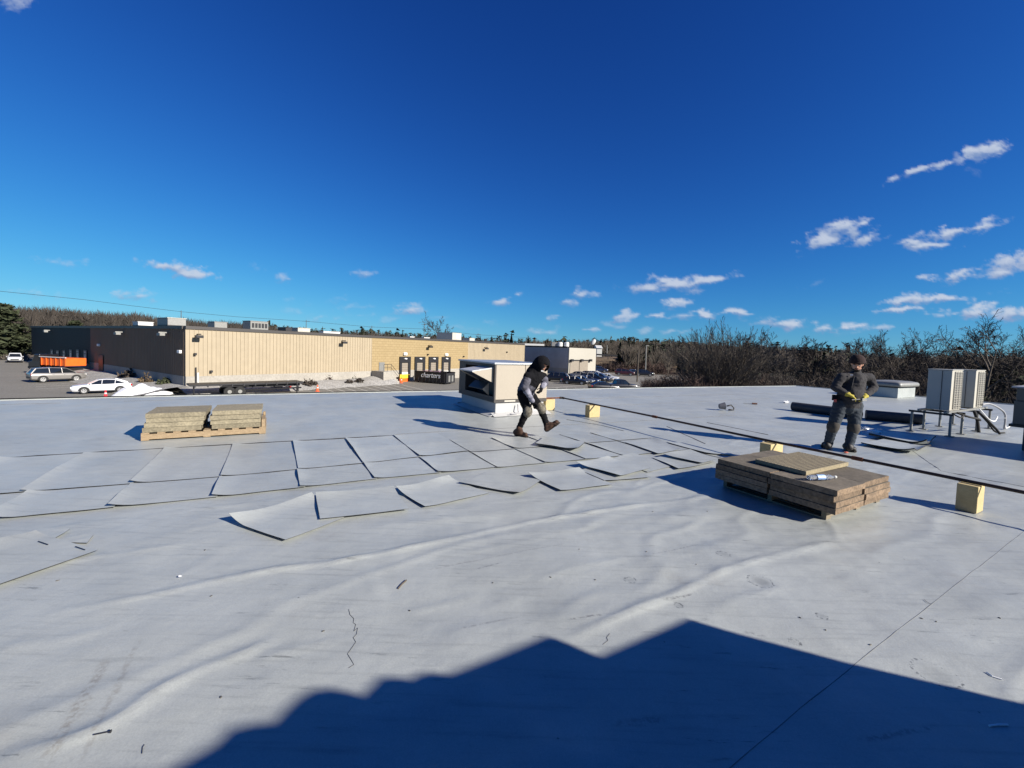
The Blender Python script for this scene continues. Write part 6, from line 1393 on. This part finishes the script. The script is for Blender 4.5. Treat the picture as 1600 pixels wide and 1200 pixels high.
m_glove_y = M('yellow_glove', (.40, .33, .04), .8, var=25, col2=(.24, .20, .03))
m_beanie = M('brown_knit', (.022, .010, .009), .95, bump=(60, .8, .01))
def remeshed(mb, name, mats, parent, voxel, segs=None, smooth_it=5, seed=0):
    """fuse overlapping solids into one skin; segs = [(a, b, material index)] picks the cloth of each face"""
    me = bpy.data.meshes.new('tmp'); o0 = ORG[parent.name]
    me.from_pydata([tuple(p - o0) for p in mb.v], [], mb.f); me.update()
    tmp = bpy.data.objects.new('tmp', me); COL.objects.link(tmp)
    m = tmp.modifiers.new('r', 'REMESH'); m.mode = 'VOXEL'; m.voxel_size = voxel
    s = tmp.modifiers.new('s', 'SMOOTH'); s.factor = .5; s.iterations = smooth_it
    dg = bpy.context.evaluated_depsgraph_get(); out = bpy.data.meshes.new_from_object(tmp.evaluated_get(dg)); bpy.data.objects.remove(tmp)
    out.name = name; out.materials.clear()
    for k in mats: out.materials.append(k)
    n = len(out.vertices); co = np.empty(n * 3); out.vertices.foreach_get('co', co); co = co.reshape(-1, 3)
    nr_ = np.empty(n * 3); out.vertices.foreach_get('normal', nr_); nr_ = nr_.reshape(-1, 3)
    f = np.sin(co[:, 0] * 31 + 3 * np.sin(co[:, 2] * 23 + seed)) * np.sin(co[:, 2] * 47 + 2.5 * np.sin(co[:, 0] * 19 + co[:, 1] * 27))
    co = co + nr_ * (f * .006)[:, None]; out.vertices.foreach_set('co', co.ravel())
    if segs:
        nf = len(out.polygons); ce = np.empty(nf * 3); out.polygons.foreach_get('center', ce); ce = ce.reshape(-1, 3)
        best = np.full(nf, 1e9); idx = np.zeros(nf, int)
        for a, b, r, k in segs:
            a_, b_ = np.array(a - o0), np.array(b - o0); d = b_ - a_; t = np.clip(((ce - a_) @ d) / max(d @ d, 1e-9), 0, 1)
            dist = np.linalg.norm(ce - a_ - t[:, None] * d, axis=1) - r; u_ = dist < best; best[u_] = dist[u_]; idx[u_] = k
        out.polygons.foreach_set('material_index', idx.tolist())
    out.polygons.foreach_set('use_smooth', [True] * len(out.polygons)); out.update()
    ob = bpy.data.objects.new(name, out); COL.objects.link(ob); ob.parent = parent; ORG[ob.name] = o0
    return ob
def cap(mb, a, ra, b, rb, n=12):
    a, b = Vector(a), Vector(b); mb.tube([a, a.lerp(b, .33), a.lerp(b, .66), b], [ra, ra + (rb - ra) * .33, ra + (rb - ra) * .66, rb], n)
    mb.ell(a, (ra, ra, ra), nu=n, nv=8); mb.ell(b, (rb, rb, rb), nu=n, nv=8)
def frame(fwd, up=ZV):
    f = Vector(fwd).normalized(); r = f.cross(Vector(up)).normalized(); u = r.cross(f)
    return Matrix(((r.x, f.x, u.x), (r.y, f.y, u.y), (r.z, f.z, u.z)))
def hand(parent, p, d, palm_n, mat, curl=.7, name='glove', flip=1, k_=1.0):
    """p wrist, d pointing along the hand, palm_n out of the palm; flip chooses the thumb side"""
    d = Vector(d).normalized(); n = Vector(palm_n); n = (n - d * n.dot(d)).normalized(); s = d.cross(n) * flip; mb = MB()
    cap(mb, p, .032, p + d * .03, .034); 
    for k in (-1, 0, 1): cap(mb, p + d * .02 + s * .020 * k, .020, p + d * .085 + s * .026 * k, .018)
    for k, L in enumerate((.070, .080, .075, .058)):
        b = p + d * .088 + s * (.034 - .0225 * k); m1 = b + (d * math.cos(curl * .5) + n * math.sin(curl * .5)) * L * .5; e = m1 + (d * math.cos(curl * 1.4) + n * math.sin(curl * 1.4)) * L * .5
        cap(mb, b, .0105, m1, .0100, 8); cap(mb, m1, .0100, e, .0085, 8)
    b = p + d * .03 + s * .034; m1 = b + (d * .6 + s * .6 + n * .3).normalized() * .042; cap(mb, b, .014, m1, .012, 8); cap(mb, m1, .012, m1 + (d * .8 + n * .5 + s * .1).normalized() * .035, .0095, 8)
    p = Vector(p)
    for q in mb.v: q -= p; q *= k_; q += p
    return remeshed(mb, name, [mat], parent, .0065 * k_, smooth_it=2)
def boot(parent, ankle, heel, toe, mat, up, sole):
    mb = MB(); ankle, heel, toe = Vector(ankle), Vector(heel), Vector(toe); d = (toe - heel).normalized(); u_ = Vector(up).normalized()
    cap(mb, ankle + (ankle - heel) * .25, .062, heel + u_ * .05, .052); cap(mb, heel + u_ * .045, .048, toe - d * .05 + u_ * .045, .046); cap(mb, ankle, .055, heel.lerp(toe, .55) + u_ * .05, .048); cap(mb, toe - d * .08 + u_ * .04, .05, toe - d * .045 + u_ * .038, .044)
    b = remeshed(mb, 'boot', [mat], parent, .011, smooth_it=4)
    s = d.cross(u_); so = MB(); P = []
    for t_, w_ in ((-.02, .03), (.05, .042), (.4, .036), (.7, .05), (.93, .042), (1.03, .015)):
        P.append((heel + d * (toe - heel).length * t_, w_))
    lo = [c + s * w_ for c, w_ in P] + [c - s * w_ for c, w_ in reversed(P)]; so.prism([q - u_ * .004 for q in lo], u_ * .026); so.build('sole', sole, b)
    return b
def head_parts(parent, c, Hm, beard=True):
    X_, Y_, Z_ = Hm.col[0], Hm.col[1], Hm.col[2]; P = lambda x, y, z: c + X_ * x + Y_ * y + Z_ * z
    for sx_ in (-1, 1):
        mb = MB(); mb.ell(P(.034 * sx_, .088, .012), (.013, .009, .008), Hm, 10, 6); e = mb.build('eye', m_lamp_w, parent, smooth=True)
        mb = MB(); mb.ell(P(.034 * sx_, .0955, .012), (.0055, .003, .0055), Hm, 8, 6); mb.build('pupil', m_hair, e, smooth=True)
        mb = MB(); mb.ell(P(.034 * sx_, .094, .03), (.02, .007, .005), Hm, 8, 5); mb.build('eyebrow', m_hair, parent, smooth=True)
    mb = MB(); mb.ell(P(0, .093, -.062), (.026, .008, .006), Hm, 10, 6); mb.build('mouth', M('lips', (.3, .11, .09), .6), parent, smooth=True)
    if beard:
        mb = MB(); mb.ell(P(0, .050, -.096), (.058, .048, .036), Hm, 14, 9); mb.ell(P(0, .094, -.049), (.03, .01, .006), Hm, 10, 6); mb.build('beard', m_hair, parent, smooth=True)
def head_solid(mb, c, Hm, neck):
    X_, Y_, Z_ = Hm.col[0], Hm.col[1], Hm.col[2]; P = lambda x, y, z: c + X_ * x + Y_ * y + Z_ * z
    mb.ell(P(0, 0, .02), (.078, .097, .10), Hm, 16, 12); mb.ell(P(0, .022, -.055), (.06, .072, .062), Hm, 14, 10)
    cap(mb, P(0, .092, .012), .009, P(0, .106, -.022), .015, 8)
    for s in (-1, 1): mb.ell(P(.08 * s, -.005, -.005), (.012, .022, .034), Hm, 8, 8)
    cap(mb, neck, .066, P(0, -.015, -.05), .056)
def shell(center, rad, Hm, keep, name, mat, parent, thick=.012, nu=28, nv=20, wob=.0):
    mb = MB(); mb.ell(center, rad, Hm, nu, nv); inv = Hm.transposed(); fs = []
    for f in mb.f:
        c = sum((mb.v[i] for i in f), Vector()) / len(f); l = inv @ (c - center); l = Vector((l.x / rad[0], l.y / rad[1], l.z / rad[2]))
        if keep(l): fs.append(f)
    mb.f = fs; mb.m = [0] * len(fs); rr = random.Random(3)
    ob = mb.build(name, mat, parent, smooth=True); s = ob.modifiers.new('solid', 'SOLIDIFY'); s.thickness = thick; s.offset = 1
    return ob

# hooded worker, bending and stepping to the right
YA = 7.70; A = lambda x, y, dy=0.0: at(x, y, YA + dy)
w1 = thing('person', 'person in black hooded jacket with grey sleeves bending to touch the raised knee', 'person', G(813, 683))
pel, chest, neck = A(821, 611), A(832, 592), A(839, 581)
hc = A(846, 570.5, -.03); H1 = frame((.60, -.50, -.72))
rsh, lsh = A(824.5, 588, -.17), A(849, 589, .08)
rel, rwr = A(819.5, 605, -.24), A(832, 626, -.22); lel, lwr = A(852, 599, -.02), A(847, 604.5, -.14)
rhip, lhip = A(816.5, 616, -.09), A(827, 615.5, .09); rkn, lkn = A(823.5, 641, -.12), A(844, 637, .0)
ran, lan = A(810.5, 670.5, -.03), A(855, 664.5, .03)
mb = MB(); S = []
def seg(a, ra, b, rb, k, reg=True):
    cap(mb, a, ra, b, rb)
    S.append((Vector(a), Vector(b), (ra + rb) / 2, k))
seg(pel, .155, pel.lerp(chest, .55), .165, 1); seg(pel.lerp(chest, .6), .165, chest.lerp(neck, .45), .155, 0)
seg(rsh, .085, lsh, .085, 0); seg(chest, .16, neck, .115, 0); seg(chest.lerp(neck, .7) - Vector((.05, 0, -.02)), .13, hc - H1.col[1] * .07 - H1.col[2] * .03, .10, 0)
seg(rsh, .082, rel, .066, 1); seg(rel, .066, rwr, .045, 2); seg(lsh, .08, lel, .064, 1); seg(lel, .062, lwr, .045, 2)
seg(rhip.lerp(lhip, .5) - ZV * .0, .13, pel, .14, 3); seg(rhip, .105, rkn, .076, 3); seg(rkn, .074, ran, .056, 3); seg(lhip, .105, lkn, .075, 3); seg(lkn, .073, lan, .055, 3)
S2 = len(S); head_solid(mb, hc, H1, neck); S.append((hc + H1.col[1] * .04, hc + H1.col[1] * .06, .06, 4)); S.append((neck, hc - H1.col[1] * .05, .05, 0))
body = remeshed(mb, 'body', [m_jk_black, m_jk_grey, m_jk_light, m_jk_black, m_skin], w1, .014, S, 5, 1)
head_parts(w1, hc, H1)
shell(hc + H1.col[2] * .005 - H1.col[1] * .008, (.125, .145, .158), H1, lambda l: not (l.y > .52 and abs(l.x) < .62 and l.z < .62) and l.z > -.9, 'hood', m_jk_black, w1, .016)
mb = MB(); mb.ell(hc + H1.col[1] * .085 + H1.col[2] * -.06 + H1.col[0] * .0, (.05, .02, .022), H1, 12, 8); mb.build('face_mask', M('white_collar', (.6, .6, .62), .7), w1, smooth=True)
for (kn, a_, b_) in ((rkn, rhip, ran), (lkn, lhip, lan)):
    ax = (a_ - b_).normalized(); f_ = (Vector((.55, -.8, .15)) - ax * Vector((.55, -.8, .15)).dot(ax)).normalized(); Hk = frame(f_, ax)
    shell(kn + f_ * .012 - ax * .015, (.078, .083, .105), Hk, lambda l: l.y > .05, 'knee_pad', m_knee, w1, .014, 18, 14)
hand(w1, rwr, (A(837, 635, -.20) - rwr), (.3, -.3, -.9), m_jk_black, .6, 'glove', 1)
hand(w1, lwr, (A(843, 614, -.18) - lwr), (-.8, .2, -.3), m_jk_black, .8, 'glove', -1)
hl, toe = G(805.5, 681), G(824.5, 684.5); hl.z = toe.z = .008
boot(w1, ran - ZV * .02, hl, toe, m_boot, (0, 0, 1), m_hair)
h2, t2 = A(856.5, 674, .02), A(875, 661, -.02); dd = (t2 - h2).normalized(); up2 = (lan - h2); up2 = (up2 - dd * up2.dot(dd)).normalized()
boot(w1, lan, h2, t2, m_boot, up2, m_hair)

# standing worker looking at his hands
YB = 7.45; Bf = lambda x, y, dy=0.0: at(x, y, YB + dy)
w2 = thing('person', 'person in charcoal jacket, jeans and brown knit cap looking down at the hands', 'person', G(1308, 703))
tow = Vector((-.62, -.70, 0))          # the way he faces
pel, chest, neck = Bf(1325, 629), Bf(1334, 600), Bf(1338, 586)
hc = Bf(1339.5, 568.2) + tow * .05; H2 = frame(tow + ZV * -.45)
rsh, lsh = Bf(1315, 589.5, -.02), Bf(1358.5, 590, .0)
rel, lel = Bf(1304.5, 605, -.02), Bf(1365.5, 606, .0)
rwr, lwr = Bf(1322, 613.5) + tow * .20, Bf(1354, 617.0) + tow * .20
rhip, lhip = Bf(1313.5, 632, .0), Bf(1336, 633, .0); rkn, lkn = Bf(1302.5, 664, .02), Bf(1334, 667, -.03)
ran, lan = Bf(1293.5, 694.5, .12), Bf(1326, 697.5, -.06)
mb = MB(); S = []
seg(pel, .165, pel.lerp(chest, .5), .185, 0); seg(pel.lerp(chest, .55), .185, chest.lerp(neck, .4), .165, 0); seg(rsh, .076, lsh, .076, 0); seg(chest, .165, neck - ZV * .02, .075, 0); seg(neck - ZV * .04, .06, rsh.lerp(neck, .3), .072, 0); seg(neck - ZV * .04, .06, lsh.lerp(neck, .3), .072, 0)
mb.ell(pel.lerp(chest, .4) + tow * .05, (.19, .16, .2), frame(tow), 16, 12)
seg(rsh, .079, rel, .070, 0); seg(rel, .070, rwr, .05, 0); seg(lsh, .079, lel, .070, 0); seg(lel, .070, lwr, .05, 0)
seg(rhip.lerp(lhip, .5) - ZV * .02, .15, pel - ZV * .03, .155, 1); seg(rhip, .118, rkn, .088, 1); seg(rkn, .086, ran, .068, 1); seg(lhip, .118, lkn, .088, 1); seg(lkn, .086, lan, .068, 1)
head_solid(mb, hc, H2, neck); S.append((hc + H2.col[1] * .02 - H2.col[2] * .03, hc + H2.col[1] * .05, .07, 2))
remeshed(mb, 'body', [m_char, m_jean, m_skin], w2, .014, S, 5, 4)
head_parts(w2, hc, H2)
shell(hc + H2.col[2] * .03 - H2.col[1] * .008, (.106, .124, .122), H2, lambda l: l.z > -.12 + .36 * l.y, 'knit_cap', m_beanie, w2, .014)
mb = MB(); ring = [hc + H2.col[0] * .104 * math.cos(a) + H2.col[1] * (.122 * math.sin(a) - .006) + H2.col[2] * (.03 + (-.12 + .36 * math.sin(a)) * .122 + .010) for a in [2 * math.pi * k / 24 for k in range(25)]]; mb.tube(ring, .016, 8); mb.build('cap_cuff', m_beanie, w2, smooth=True)
mb = MB(); ring = [neck + ZV * .005 + Vector((math.cos(a) * .078, math.sin(a) * .078, .0)) for a in [2 * math.pi * k / 20 for k in range(21)]]; mb.tube(ring, .018, 8); mb.build('collar', m_char, w2, smooth=True)
mb = MB(); f0 = Bf(1335.5, 588) + tow * .155; mb.tube([f0, Bf(1332, 604) + tow * .21, Bf(1329, 622) + tow * .19], .007, 6); mb.build('zip', m_black, w2)
mb = MB(); p = Bf(1331.5, 585.5) + tow * .165; mb.cbox(p, (.035, .01, .014), math.atan2(tow.y, tow.x) + math.pi / 2); mb.build('badge', m_paper, w2)
for (kn, a_, b_) in ((rkn, rhip, ran), (lkn, lhip, lan)):
    ax = (a_ - b_).normalized(); f_ = (tow - ax * tow.dot(ax)).normalized(); Hk = frame(f_, ax)
    shell(kn + f_ * .006 - ax * .02, (.089, .092, .13), Hk, lambda l: l.y > .1, 'knee_patch', m_knee2, w2, .008, 18, 14)
g1, g2 = Bf(1335.5, 618.5) + tow * .27, Bf(1346, 619.5) + tow * .27
hand(w2, rwr, g1 - rwr, (.2, .1, -.9) , m_glove_y, .7, 'glove', 1, 1.3); hand(w2, lwr, g2 - lwr, (-.2, .1, -.9), m_glove_y, .7, 'glove', -1, 1.3)
tl = thing('handheld_tool', 'dark hand tool held in the yellow gloves', 'tool', Bf(1340, 622) + tow * .30)
mb = MB(); c = Bf(1340, 622.5) + tow * .31; dr = Bf(1352, 622) - Bf(1328, 624); dr.normalize(); mb.tube([c - dr * .09, c + dr * .10], .016, 8); mb.build('bar', m_black, tl); mb = MB(); mb.cbox(c + dr * .12 - ZV * .01, (.10, .03, .05), .3); mb.build('head', m_galv, tl)
mb = MB(); p = Bf(1306, 621) + tow * .06; mb.cbox(p, (.05, .10, .10), .4); pc_ = mb.build('tool_pouch', m_jk_black, w2, bevel=.01); mb = MB(); mb.cbox(p - ZV * .05 + tow * .05, (.03, .03, .05)); mb.build('pouch_tag', M('pouch_red', (.35, .06, .05), .7), pc_)
for an, (hx, hy), (tx, ty) in ((ran, (1296.5, 697), (1276.5, 700.5)), (lan, (1321, 701.5), (1339.5, 708.5))):
    hl, toe = G(hx, hy), G(tx, ty); d_ = (toe - hl); d_ = d_.normalized() * .27; toe = hl + d_; hl.z = toe.z = .008
    boot(w2, an - ZV * .02, hl, toe, m_boot2, (0, 0, 1), m_hair)
